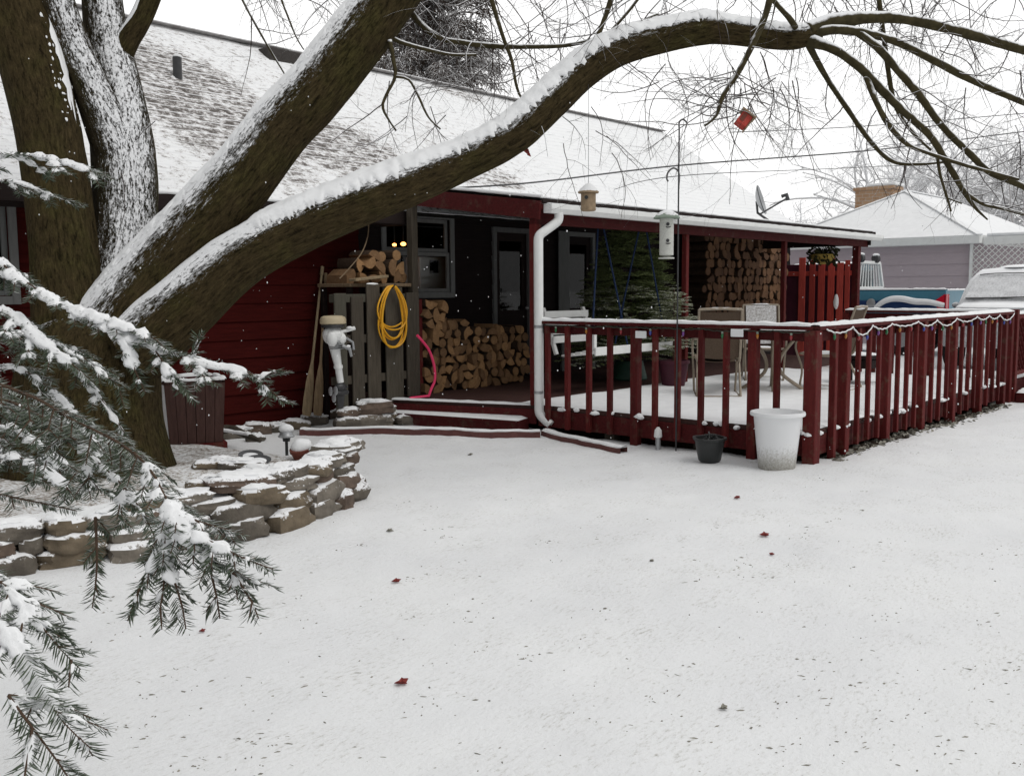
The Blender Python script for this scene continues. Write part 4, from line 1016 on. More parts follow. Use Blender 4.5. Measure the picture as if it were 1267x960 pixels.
# ------------------------------------------------------------------ things in front of the deck
q = on_z(961, 577, 0); q.z = gz(q.x, q.y)
t = thing('plastic_bucket', q, 'white plastic tub splashed with mud standing by the deck corner', 'bucket')
k_ = NT('muddy_white_plastic'); sp_ = k_.n('ShaderNodeTexCoord'); sx_ = k_.n('ShaderNodeSeparateXYZ'); k_.l(sp_.outputs['Object'], sx_.inputs[0])
mr = k_.n('ShaderNodeMapRange'); mr.inputs['From Min'].default_value = .28; mr.inputs['From Max'].default_value = .0; k_.l(sx_.outputs['Z'], mr.inputs['Value'])
a_ = k_.math('ADD', k_.math('MULTIPLY', mr.outputs['Result'], .42), k_.math('MULTIPLY', k_.noise(60, 6, .75, k_.coord()), .55))
k_.col(k_.ramp(a_, [(.40, (.80, .81, .82)), (.60, (.42, .41, .38)), (.78, (.20, .19, .16))])); k_.rough(.4, .4)
b = MB(); H = .50
b.lathe(q+V((0,0,-.02)), [(.145, 0), (.155, .005), (.165, .12), (.20, .46), (.205, .47), (.228, .475), (.232, .49), (.228, .505), (.212, .508), (.20, .49), (.15, .06), (.02, .05)], 36); b.build('tub', k_.m, t)
b = MB(); b.lathe(q+V((0,0,.30)), [(.177, 0), (.12, .03), (.02, .035)], 24, jit=lambda p: p*(1+.05*mnoise.noise(p*9))); b.build('snow_fill', M['snow'], t)
q = on_z(878, 570, 0); q.z = gz(q.x, q.y)
t = thing('black_pot', q, 'black round pot half hidden in shadow under the deck edge', 'pot')
b = MB(); b.lathe(q, [(.08, 0), (.10, .02), (.115, .10), (.135, .20), (.15, .205), (.15, .225), (.13, .225), (.11, .12), (.02, .1)], 24, jit=lambda p: p*(1+.06*mnoise.noise(p*8))); b.build('pot', M['black_plastic'], t)
b = MB()
for i in range(40):
    a = rg.uniform(0, 6.28); d_ = V((math.cos(a)*.6, math.sin(a)*.6, rg.uniform(.3, 1))); b.tube([q+V((0,0,.15)), q+V((0,0,.18))+d_*.07, q+V((0,0,.16))+d_*rg.uniform(.08, .15)+V((0,0,-.02))], .006, 4)
b.build('dead_plant', M['black_plastic'], t)
q = on_z(822, 552, 0); q.x = -.12; q = V((-.10, q.y, gz(-.1, q.y)))
t = thing('garden_lamp', q, 'small grey garden lamp stub standing against the deck rim', 'garden lamp')
b = MB(); b.lathe(q+V((0,0,-.03)), [(.025, 0), (.025, .14), (.02, .15)], 12); b.build('stake', M['grey_metal'], t)
b = MB(); b.lathe(q+V((0,0,.12)), [(.035, 0), (.04, .01), (.034, .07), (.012, .10)], 14); b.build('lamp_head', M['white'], t)

# wooden tub planter
q = V((-3.45, 1.12, 0)); q.z = gz(q.x, q.y)-.005
t = thing('wooden_planter', q, 'dark red-brown wooden planter box with snow on its left face under the maple', 'planter')
Mt = Matrix.Translation(q) @ Matrix.Rotation(R_(-22), 4, 'Z')
def frust(b, w0, w1, z0, z1, mi=0):
    vs = [Mt @ V(p) for p in ((-w0,-w0,z0),(w0,-w0,z0),(w0,w0,z0),(-w0,w0,z0),(-w1,-w1,z1),(w1,-w1,z1),(w1,w1,z1),(-w1,w1,z1))]
    b.add(vs, [(0,3,2,1),(4,5,6,7),(0,1,5,4),(1,2,6,5),(2,3,7,6),(3,0,4,7)], mi)
b = MB(); n = 6
for f in range(4):
    Rz = Mt @ Matrix.Rotation(f*math.pi/2, 4, 'Z')
    for i in range(n):
        a0, a1 = -1+2*i/n+.012, -1+2*(i+1)/n-.012; w0, w1 = .225, .255; th = .022; zt = .60+.008*((i*7+f*3) % 5)
        vs = [Rz @ V(p) for p in ((a0*w0, -w0, .075), (a1*w0, -w0, .075), (a1*w1, -w1, zt), (a0*w1, -w1, zt), (a0*w0*.9, -w0+th, .075), (a1*w0*.9, -w0+th, .075), (a1*w1*.9, -w1+th, zt), (a0*w1*.9, -w1+th, zt))]
        b.add(vs, [(0,1,2,3),(4,7,6,5),(0,3,7,4),(1,5,6,2),(3,2,6,7),(0,4,5,1)])
b.build('staves', M['planter_wood'], t, smooth=False)
b = MB(); frust(b, .255, .255, 0, .072); b.build('base_board', M['red'], t, smooth=False)
b = MB(); frust(b, .225, .235, .30, .52); b.build('soil', M['soil'], t, smooth=False)
b = MB(); 
for f in range(4):
    Rz = Mt @ Matrix.Rotation(f*math.pi/2, 4, 'Z'); a_, c_ = Rz @ V((-.25, -.245, .628)), Rz @ V((.25, -.245, .628)); ridge_snow(b, a_, c_, .05, .030, f)
b.blob(Mt @ V((0, 0, .53)), (.2, .2, .05), 4, 14, 8, .2)
nf = [(Mt @ Matrix.Rotation(f*math.pi/2, 4, 'Z')).to_3x3() @ V((0, -1, 0)) for f in range(4)]; fb = min((f for f in range(4) if nf[f].dot(q-CAM) < 0), key=lambda f: nf[f].dot(CR)); Rz = Mt @ Matrix.Rotation(fb*math.pi/2, 4, 'Z'); o = len(b.v)             # snow blown against one face
for i in range(17):
    for j in range(13):
        s_, u_ = i/16*2-1, j/12; w = .23+(.255-.23)*u_; e = min(1, min(i, 16-i, j, 12-j)/2.0)
        b.v.append(tuple(Rz @ V((s_*w*.97, -w+.004-e*(.014+.010*mnoise.noise(V((s_*6, u_*7, 1)))), .09+.52*u_))))
for i in range(16):
    for j in range(12): a = o+i*13+j; b.f.append((a, a+13, a+14, a+1)); b.m.append(0)
b.build('snow_patch', M['snow_fluff'], t)

# path light, saucers, small red pot on the bed
q = on_z(355, 563, .25); q.z = gz(q.x, q.y)
t = thing('path_light', q, 'small dark garden path light capped with snow on the stone bed', 'path light')
b = MB(); b.lathe(q+V((0,0,-.05)), [(.012, 0), (.012, .16), (.028, .165), (.032, .20), (.022, .205)], 14); b.build('stake', M['black_plastic'], t)
b = MB(); b.lathe(q+V((0,0,.152)), [(.03, 0), (.062, -.004), (.066, .004), (.052, .016), (.046, .05), (.052, .056), (.03, .066)], 20); b.build('lamp_head', M['grey_metal'], t)
b = MB(); b.blob(q+V((0,0,.215)), (.058, .058, .034), 6, 16, 10, .12); b.build('snow_cap', M['snow'], t)
q = on_z(320, 574, .27); q.z = gz(q.x, q.y)
for i, lab in enumerate(('lower of two dark garden saucers lying on the stone bed', 'upper tilted dark garden saucer above the other on the stone bed')):
    p = q+V((.02*i, .13*i, .016+.02*i)); ax = V((-.1, -.22, 1)).normalized()
    t = thing('saucer', p, lab, 'saucer', 'two saucers on the stone bed')
    b = MB(); b.lathe(p, [(.065, 0), (.088, .016), (.092, .02), (.084, .018), (.06, .007)], 24, axis=ax); b.build('dish', M['dark_metal'], t)
    b = MB(); b.lathe(p+ax*.010, [(.058, 0), (.04, .006), (.01, .008)], 18, axis=ax); b.build('snow_fill', M['snow'], t)
q = on_z(374, 569, .26); q.z = gz(q.x, q.y)
t = thing('clay_pot', q, 'small dark red clay pot under a dome of snow beside the path light', 'pot')
b = MB(); b.lathe(q+V((0,0,-.02)), [(.05, 0), (.07, .09), (.078, .09), (.078, .115), (.06, .115)], 18, axis=V((-.25, -.1, 1)).normalized()); b.build('pot', M['terracotta'], t)
b = MB(); b.blob(q+V((.0, .0, .10)), (.085, .085, .06), 7, 16, 10, .15); b.build('snow_cap', M['snow'], t)

# ------------------------------------------------------------------ dry stone walls
def stone(par, c, size, rz, seed, snowamt=1.0, tilt=0):
    Mr = Matrix.Rotation(rz, 3, 'Z') @ Matrix.Rotation(tilt, 3, 'Y') @ Matrix.Rotation(random.Random(seed).uniform(-.06, .06), 3, 'X')
    b = MB(); b.blob(c, (size[0]/2, size[1]/2, size[2]/2), seed*.37, 18, 12, .22, 1.9, box=.62, M=Mr)
    s = b.build('stone', M['stone%d' % (seed*7 % 4)], par, angle=42)
    if snowamt > 0:
        b = MB(); r2 = random.Random(seed); n = 1 if snowamt < .6 else 2
        for k in range(n):
            off = Mr @ V((r2.uniform(-.2, .2)*size[0]*(n-1), r2.uniform(-.05, .15)*size[1], size[2]*.43))
            b.blob(V(c)+off, (size[0]*.36*r2.uniform(.55, 1.0)*min(1, snowamt), size[1]*.36*r2.uniform(.6, 1.0), .012+.014*snowamt), seed+k*.7, 18, 8, .45, 2.6, flat=.5, M=Mr)
        b.build('snow_cap', M['snow_fluff'], s)
    return s
w = thing('stone_wall', (-4.4, -1.4, 0), 'dry stacked brown stone wall with snow caps curving round the front bed', 'stone wall')
def along(P, s):
    for a_, c_ in zip(P, P[1:]):
        L = math.dist(a_, c_)
        if s <= L: t = s/L; return V((a_[0]+(c_[0]-a_[0])*t, a_[1]+(c_[1]-a_[1])*t)), math.atan2(c_[1]-a_[1], c_[0]-a_[0])
        s -= L
    return None, 0
FRONT = [(-6.75, -1.0), (-6.3, -1.06), (-5.9, -1.14), (-5.2, -1.40), (-4.43, -1.47), (-3.95, -1.36), (-3.42, -1.08), (-3.30, -.66)]
sd = 1; cnt = 0
for course, (z, h, inset) in enumerate(((.04, .115, .0), (.125, .10, .035), (.205, .09, .09), (.28, .075, .15))):
    s = rng.uniform(0, .15)
    while True:
        L = rng.uniform(.20, .46) if rng.random() < .75 else rng.uniform(.12, .2)
        p0, _a = along(FRONT, s+.1)
        if p0 is not None and p0.x > -4.8: L = rng.uniform(.26, .50)
        p, a = along(FRONT, s+L/2)
        if p is None: break
        nrm = V((-math.sin(a), math.cos(a))); right = sstep(-4.9, -4.5, p.x)
        ins = inset*(.9-.25*right)+rng.uniform(-.03, .03)*(1+.6*right); h2 = h*(1+.22*right)
        if not (course == 3 and rng.random() < .25) and p.x > -6.9:
            zz = gz(p.x, p.y-.12)
            stone(w, (p.x+nrm.x*(ins+.02), p.y+nrm.y*(ins+.02), zz+z*(1+.12*right)+rng.uniform(-.008, .01)), (L*.98, rng.uniform(.2, .32), h2*rng.uniform(1.0, 1.3)), a+rng.uniform(-.12, .12)*(1+right), sd, (1.0 if course > 1 else (.75 if rng.random() < .55+.3*right else 0)), rng.uniform(-.05, .05)); cnt += 1
        sd += 1; s += L*.97
MOTOR_STONES = 1
stone(w, (-3.46, -.96, .37), (.42, .34, .09), .5, 901, 1.1)
for px, py, sx, sy, sz, rz in ((300, 577, .34, .2, .07, -.3), (262, 575, .26, .2, .07, .2), (400, 580, .22, .18, .08, .5), (425, 566, .30, .24, .06, -.2), (330, 585, .42, .22, .07, 0), (255, 600, .25, .2, .08, .4)):
    q = on_z(px, py, .29); q.z = gz(q.x, q.y)+.025; stone(w, q, (sx, sy, sz), rz-.7, sd, 1.2); sd += 1; cnt += 1
w2 = thing('stone_border', (-1.9, 2.1, 0), 'low snowy stone border along the foot of the red wall', 'stone border')
for px, py, sx, sy, sz in ((290, 528, .34, .24, .12), (318, 524, .30, .22, .14), (342, 521, .22, .2, .10), (365, 516, .34, .22, .12), (388, 511, .34, .22, .13), (412, 505, .40, .24, .13), (436, 500, .36, .22, .14), (452, 496, .26, .2, .12),
                       (300, 513, .30, .2, .10), (330, 509, .36, .2, .10), (372, 503, .3, .2, .10), (402, 498, .3, .2, .10), (428, 494, .3, .2, .08), (280, 519, .24, .2, .12), (316, 532, .2, .16, .07), (283, 508, .3, .22, .10)):
    q = on_z(px, py+6, .06); q.z = gz(q.x, q.y)+sz*.38; stone(w2, q, (sx, sy, sz), rng.uniform(-.9, -.3), sd, 1.15); sd += 1
for x_, y_, z_, sx, sy, sz in ((-1.02, 1.58, .09, .5, .34, .17), (-.98, 1.55, .24, .42, .3, .15), (-1.30, 1.62, .08, .3, .26, .16), (-.74, 1.66, .08, .3, .24, .16), (-.78, 1.62, .20, .26, .22, .09), (-1.25, 1.66, .20, .28, .2, .09), (-.60, 1.45, .06, .26, .2, .12)): stone(w2, (x_, y_, z_), (sx, sy, sz), -.5, sd, 1.0); sd += 1
q = on_z(262, 537, .15); t = tag(thing('driftwood', q, 'pale knotty piece of driftwood lying beside the wooden planter', 'driftwood'))
b = MB(); P = catmull([on_z(258, 540, .12)+V((0,0,.03)), on_z(285, 538, .12)+V((0,0,.06)), on_z(305, 545, .12)+V((0,0,.05)), on_z(322, 548, .12)+V((0,0,.02))], .03)
b.tube(P, [.045*(1-.5*i/len(P)) for i in range(len(P))], 10, disp=lambda p, d, a: .35*mnoise.noise(p*14)); b.build('wood', M['grey_wood'], t)
b = MB(); ridge_snow(b, V(P[2][:3])+V((0,0,.03)), V(P[-6][:3])+V((0,0,.02)), .06, .03, 5); b.build('snow_patch', M['snow'], t)
# ------------------------------------------------------------------ the big maple
mq = at(108, 560, 7.05); mq.z = gz(mq.x, mq.y)
maple = thing('maple_tree', mq, 'large leaning maple with several mossy stems and a long snow-laden limb over the yard', 'tree')
PXR = lambda w, d: w*d/FPX/2
def limb_path(P, step):
    """P: (px, py, depth, width in px) -> smooth list of (x, y, z, radius)"""
    Q = []
    for px, py, d, w in P: p = at(px, py, d); Q.append((p.x, p.y, p.z, PXR(w, d)))
    return catmull(Q, step)
def bark_disp(p, d, a): return .045*mnoise.noise(V((d.x*3+p.x*2, d.y*3+p.y*2, p.z*1.1+d.z*3)))+.030*mnoise.noise(V((p.x*3+d.x*9, p.y*3+d.y*9, p.z*2.5+d.z*9)))
sd_off = [0.0]
def limb(name, P, mat, n=26, step=.05, par=None, angle=180):
    Q = limb_path(P, step); b = MB(); b.tube(Q, [q[3] for q in Q], n, disp=bark_disp)
    o = b.build(name, mat, par or maple, angle=angle); at_ = o.data.attributes.new('bark', 'FLOAT_VECTOR', 'POINT'); s_ = 0; vals = []
    for i, q in enumerate(Q):
        if i: s_ += math.dist(q[:3], Q[i-1][:3])
        for j in range(n): a = 2*math.pi*j/n; vals += [q[3]*math.cos(a)+sd_off[0], q[3]*math.sin(a), s_]
    sd_off[0] += 3.7; at_.data.foreach_set('vector', vals[:3*len(o.data.vertices)]); return o, Q
def snow_strip(par, Q, direction, half, thick, seed, step_n=1, t0=0.0, t1=1.0, rag=.35, name='snow', K=22, clump=0, taper=True, spreadc=.16):
    """snow lying along the upper side of a limb: a ragged-edged strip with thickness, then loose clots beside it"""
    b = MB(); n = len(Q); i0, i1 = int(t0*(n-1)), int(t1*(n-1)); D = V(direction).normalized(); rows = []
    for i in range(i0, i1+1):
        p = V(Q[i][:3]); t = (V(Q[min(i+1, n-1)][:3])-V(Q[max(i-1, 0)][:3])).normalized(); r = Q[i][3]
        e = (D-t*D.dot(t)).normalized(); s = t.cross(e); rows.append((p, e, s, r, t))
    o = len(b.v); m = len(rows)
    for i, (p, e, s, r, t) in enumerate(rows):
        q = i*.20*step_n
        eL = half*(1+rag*mnoise.noise(V((q*1.4, seed, 0)))+rag*.8*mnoise.noise(V((q*4.7, seed, 2)))+rag*.6*mnoise.noise(V((q*13, seed, 6)))); eR = half*(1+rag*mnoise.noise(V((q*1.4, seed+9, 0)))+rag*.8*mnoise.noise(V((q*4.7, seed+9, 2)))+rag*.6*mnoise.noise(V((q*13, seed+9, 6))))
        end = min(1, min(i, m-1-i)/6.0) if taper else 1
        for k in range(K+1):
            u = k/K*2-1; a = u*(eR if u > 0 else eL)*(.3+.7*end); d = e*math.cos(a)+s*math.sin(a)
            th = thick*max(0, 1-u*u)**.5*(.85+.40*mnoise.noise(V((q*1.1, u*2.0, seed)))+.12*mnoise.noise(V((q*6, u*7, seed+4))))*end
            hh = r*(1+bark_disp(p, d, a))+th-.004+(0 if 0 < k < K else -.010)
            b.v.append(tuple(p+d*hh))
    for i in range(m-1):
        for k in range(K): a = o+i*(K+1)+k; b.f.append((a, a+1, a+K+2, a+K+1)); b.m.append(0)
    rg = random.Random(seed)
    for j in range(clump):
        i = rg.randrange(m); p, e, s, r, t = rows[i]; sg = 1 if rg.random() < .5 else -1
        a = sg*(half*.88+abs(rg.gauss(0, spreadc))); d = e*math.cos(a)+s*math.sin(a)
        z = rg.choice((.003, .004, .005, .006, .008))*rg.uniform(.7, 1.2)*(r/.2)**.5; Mb = Matrix((t, s*math.cos(a)-e*math.sin(a), d)).transposed()
        b.blob(p+d*(r*(1+bark_disp(p, d, a))-.002), (z*rg.uniform(.8, 2.6), z*rg.uniform(.7, 1.6), z*.45), j, 8, 5, .5, 2.5, M=Mb)
    return b.build(name, M['snow_fluff'], par, angle=180)
# the base flare and three rising stems
tr, Qt = limb('trunk', [(112, 640, 7.08, 235), (112, 585, 7.05, 205), (110, 520, 7.05, 178), (112, 450, 7.03, 165), (118, 410, 7.0, 140), (122, 380, 7.0, 60)], M['bark'], 40)
s1, Q1 = limb('stem', [(98, 500, 6.95, 120), (88, 410, 6.92, 92), (78, 300, 6.92, 80), (65, 190, 6.95, 77), (50, 115, 7.0, 77), (26, 20, 7.05, 80), (0, -80, 7.1, 76), (-30, -200, 7.2, 70)], M['bark'], 36)
snow_strip(s1, Q1, CR*.9+V((0,0,.5))-CF*.1, .24, .010, 11, t0=.46, rag=.9, K=24, clump=240)
s2, Q2 = limb('stem', [(140, 410, 7.15, 95), (150, 340, 7.2, 82), (156, 270, 7.25, 76), (154, 200, 7.3, 76), (144, 120, 7.4, 66), (134, 60, 7.45, 54), (127, 10, 7.5, 48), (118, -90, 7.6, 44), (100, -190, 7.7, 40)], M['bark_plaster'], 36)
s3, Q3 = limb('stem', [(150, 200, 7.25, 60), (118, 120, 7.15, 46), (92, 60, 7.1, 42), (74, 10, 7.05, 40), (50, -80, 7.0, 34)], M['bark_plaster'], 24)
s4, Q4 = limb('stem', [(146, 75, 7.42, 30), (160, 48, 7.42, 26), (178, 18, 7.42, 24), (205, -50, 7.4, 22), (240, -130, 7.4, 18)], M['bark'], 18)
snow_strip(s4, Q4, SD, .7, .02, 14, K=12)
# right leaning stem
s5, Q5 = limb('stem', [(120, 440, 6.98, 120), (165, 380, 6.95, 108), (215, 316, 6.95, 92), (296, 224, 6.95, 80), (345, 160, 6.98, 76), (394, 108, 7.0, 74), (462, 20, 7.05, 72), (520, -60, 7.1, 68), (600, -160, 7.2, 60)], M['bark_lean'], 48, .02)
snow_strip(s5, Q5, SD5+V((0,0,.35))+CF*.25, .46, .014, 21, t0=.10, rag=.75, K=44, clump=500, spreadc=.20)
# the long limb over the yard
LP = [(165, 430, 6.85, 96), (225, 380, 6.82, 84), (300, 318, 6.82, 72), (380, 276, 6.85, 66), (455, 245, 6.9, 62), (515, 222, 6.95, 58), (575, 197, 7.0, 50), (635, 165, 7.05, 50), (680, 125, 7.1, 48), (720, 88, 7.15, 45), (765, 60, 7.2, 43), (820, 45, 7.25, 40), (868, 36, 7.3, 39), (900, 38, 7.3, 34), (950, 45, 7.35, 30), (985, 46, 7.4, 30), (1012, 38, 7.42, 25)]
lb, QL = limb('limb', LP, M['bark_limb'], 40, .015)
snow_strip(lb, QL, V((0,0,1))*.95-CF*.18-CR*.2, 1.0, .027, 31, t0=.20, t1=.985, rag=.45, K=52, clump=700, spreadc=.12)
# forks of the limb
FORKS = [
 [(1000, 40, 7.4, 26), (1030, 28, 7.4, 22), (1075, 22, 7.42, 15), (1120, 24, 7.45, 13), (1180, 37, 7.5, 13), (1250, 57, 7.6, 12), (1330, 80, 7.7, 10)],
 [(1000, 42, 7.4, 20), (1030, 37, 7.35, 12), (1065, 40, 7.35, 11), (1110, 52, 7.4, 10), (1150, 72, 7.4, 10), (1200, 98, 7.5, 9), (1250, 120, 7.5, 8), (1320, 150, 7.6, 6)],
 [(1060, 40, 7.35, 9), (1085, 58, 7.3, 10), (1110, 86, 7.3, 10), (1135, 115, 7.3, 10), (1165, 155, 7.3, 9), (1200, 190, 7.3, 9), (1225, 213, 7.3, 9), (1260, 228, 7.35, 8), (1330, 260, 7.4, 6)],
 [(1000, 50, 7.4, 18), (1030, 60, 7.25, 12), (1060, 80, 7.2, 11), (1085, 105, 7.2, 11), (1115, 135, 7.2, 10), (1150, 167, 7.2, 9), (1168, 195, 7.2, 8), (1190, 232, 7.2, 7), (1205, 255, 7.2, 4.5), (1222, 272, 7.2, 2)],
 [(1190, 235, 7.2, 5), (1215, 252, 7.2, 4.5), (1240, 258, 7.2, 4.5), (1290, 272, 7.2, 3)],
 [(1072, 95, 7.2, 8), (1085, 128, 7.15, 7), (1100, 155, 7.15, 7), (1122, 178, 7.15, 6), (1150, 190, 7.15, 5), (1190, 203, 7.15, 5), (1260, 222, 7.2, 4)],
 [(1000, 55, 7.4, 9), (1020, 92, 7.5, 7), (1045, 130, 7.5, 6.5), (1078, 176, 7.5, 6), (1105, 200, 7.5, 5), (1140, 203, 7.5, 4), (1170, 200, 7.5, 3)],
 [(1085, -20, 7.6, 7), (1091, 25, 7.6, 6), (1096, 65, 7.6, 6), (1103, 112, 7.6, 6), (1112, 140, 7.6, 5), (1130, 165, 7.6, 4), (1152, 186, 7.6, 3)],
 [(955, -10, 6.9, 9), (946, 22, 6.9, 8), (930, 58, 6.9, 8), (912, 92, 6.9, 7), (895, 118, 6.9, 6), (886, 143, 6.9, 4), (872, 156, 6.9, 2.5)],
 [(930, -60, 7.2, 7), (950, -10, 7.2, 7), (976, 22, 7.2, 7), (984, 34, 7.3, 8)],
 [(1160, 195, 7.2, 4), (1163, 215, 7.2, 3.5), (1172, 245, 7.2, 3), (1177, 262, 7.2, 2)],
 [(1172, 245, 7.2, 2.5), (1190, 252, 7.2, 2)],
 [(470, -60, 7.3, 8), (505, 10, 7.3, 8), (540, 45, 7.3, 7), (575, 53, 7.3, 7), (610, 57, 7.3, 7), (660, 58, 7.3, 6), (710, 55, 7.3, 5), (760, 40, 7.3, 4.5), (815, 18, 7.3, 4)],
 [(475, 42, 7.05, 7), (495, 52, 7.1, 6), (530, 62, 7.1, 5), (560, 68, 7.1, 4), (590, 68, 7.1, 3)],
 [(482, 50, 7.0, 6), (487, 75, 7.0, 5), (489, 95, 7.0, 4.5), (478, 118, 7.0, 4), (474, 135, 7.0, 3.5), (490, 162, 7.0, 2.5)],
 [(489, 95, 7.0, 4), (506, 99, 7.0, 3.5), (518, 120, 7.0, 3), (530, 145, 7.0, 2.5), (545, 160, 7.0, 2)],
 [(590, -60, 7.2, 6), (608, 0, 7.2, 6), (622, 45, 7.2, 5), (633, 75, 7.2, 4.5), (640, 110, 7.2, 3.5), (655, 140, 7.2, 2.5)],
 [(775, -60, 7.2, 7), (756, 0, 7.2, 7), (742, 40, 7.2, 6), (735, 60, 7.2, 6), (728, 80, 7.2, 6)],
 [(830, -60, 7.2, 4), (785, 5, 7.2, 4), (755, 40, 7.2, 4), (738, 62, 7.2, 4)],
 [(270, -60, 7.3, 3.5), (305, 10, 7.3, 3), (330, 55, 7.3, 2.6), (345, 80, 7.3, 2.2), (352, 92, 7.3, 1.5)],
 [(325, -60, 7.2, 3), (350, 5, 7.2, 2.6), (366, 45, 7.2, 2.2), (376, 62, 7.2, 1.5)],
]
b = MB(); ENDS = []
for P in FORKS:
    Q = limb_path(P, .03); b.tube(Q, [q[3]*(1+.10*mnoise.noise(V((q[0]*9, q[1]*9, q[2]*9)))) for q in Q], 9); ENDS.append(Q)
b.build('branches', M['branch'], maple, angle=180)
def grow(b, p, d, L, r, level, rg, grav=-.06, turn=.22, n=None, spread=(35, 75), kids=(3, 5), sides=4):
    n = n or max(4, int(L/.06)); p = V(p); d = V(d).normalized(); pts = [p.copy()]; bend = V((rg.gauss(0, 1), rg.gauss(0, 1), rg.gauss(0, 1)))*.10
    for i in range(n):
        d = (d+bend+V((rg.gauss(0, turn), rg.gauss(0, turn), rg.gauss(0, turn)))*.45+V((0, 0, grav))).normalized(); p = p+d*(L/n); pts.append(p.copy())
    b.tube(pts, [r*(1-.65*i/n) for i in range(n+1)], sides if level else 3, cap=False)
    if level > 0:
        for k in range(rg.randint(*kids)):
            i = rg.randint(max(1, n//5), n-1); t = (pts[i+1]-pts[i]).normalized(); ax = t.cross(V((rg.gauss(0, 1), rg.gauss(0, 1), rg.gauss(0, 1)))).normalized()
            dd = Matrix.Rotation(R_(rg.uniform(*spread)), 3, ax) @ t
            grow(b, pts[i], dd, L*rg.uniform(.35, .65), r*(1-.65*i/n)*.62, level-1, rg, grav*.6, turn, None, spread, kids, sides)
b = MB(); rg = random.Random(5)
for Q in ENDS:                                          # twigs off every fork
    L = sum(math.dist(a_[:3], c_[:3]) for a_, c_ in zip(Q, Q[1:])); k = max(2, int(L*4.2))
    for j in range(k):
        i = rg.randint(int(len(Q)*.2), len(Q)-2); t = (V(Q[i+1][:3])-V(Q[i][:3])).normalized()
        ax = t.cross(V((rg.gauss(0, 1), rg.gauss(0, 1), rg.gauss(0, 1)))).normalized(); dd = Matrix.Rotation(R_(rg.uniform(30, 80)), 3, ax) @ t
        grow(b, Q[i][:3], dd, rg.uniform(.25, .7), min(.0055, max(.003, Q[i][3]*.5)), 2, rg, -.03, kids=(2, 3))
def dropped(x0, x1, y0, y1, k, Lm, d0=7.0, d1=9.0, lv=2, r=.0055, dirs=None, grav=-.10):
    for j in range(k):
        p = at(rg.uniform(x0, x1), rg.uniform(y0, y1), rg.uniform(d0, d1)); dd = dirs or (CR*rg.gauss(0, .8)+V((0,0,-.6))+CF*rg.gauss(0, .4))
        if dirs: dd = dd+V((rg.gauss(0, .3), rg.gauss(0, .3), rg.gauss(0, .3)))
        grow(b, p, dd, rg.uniform(.6, 1)*Lm, r, lv, rg, grav)
dropped(480, 720, -40, 10, 26, 1.1); dropped(700, 1000, -60, 0, 22, 1.0); dropped(980, 1280, -60, 10, 42, 1.3, 7.5, 10)
dropped(560, 700, 20, 90, 12, .9); dropped(780, 900, 60, 110, 0, .9)
dropped(890, 960, 95, 150, 20, 1.15, 7.0, 7.8, 2, .005, -CR*.9+V((0,0,.05)), -.02); dropped(905, 990, 60, 130, 16, .9, 7.0, 8, 2, .0048, CR*.4+V((0,0,-.9)), -.02)
dropped(770, 840, 60, 110, 4, .8, 7.2, 7.6, 2, .0045); dropped(690, 760, 130, 190, 6, .7, 7.2, 7.6, 2, .004, V((0,0,-.6))+CR*.5)
dropped(1080, 1280, 60, 220, 16, .9, 7.4, 9); dropped(250, 420, -50, 0, 10, .6, 7.2, 8)
dropped(480, 560, 90, 150, 8, .6, 7.0, 7.2, 2, .004)
grow(b, at(192, 150, 7.1), CR*-.7+V((0,0,-.5)), .42, .004, 1, rg); grow(b, at(150, 215, 6.7), V((0,0,-1.0))+CR*.25, .4, .005, 1, rg)
b.build('twigs', M['twig'], maple, angle=180)
print('maple twig faces', len(b.f))

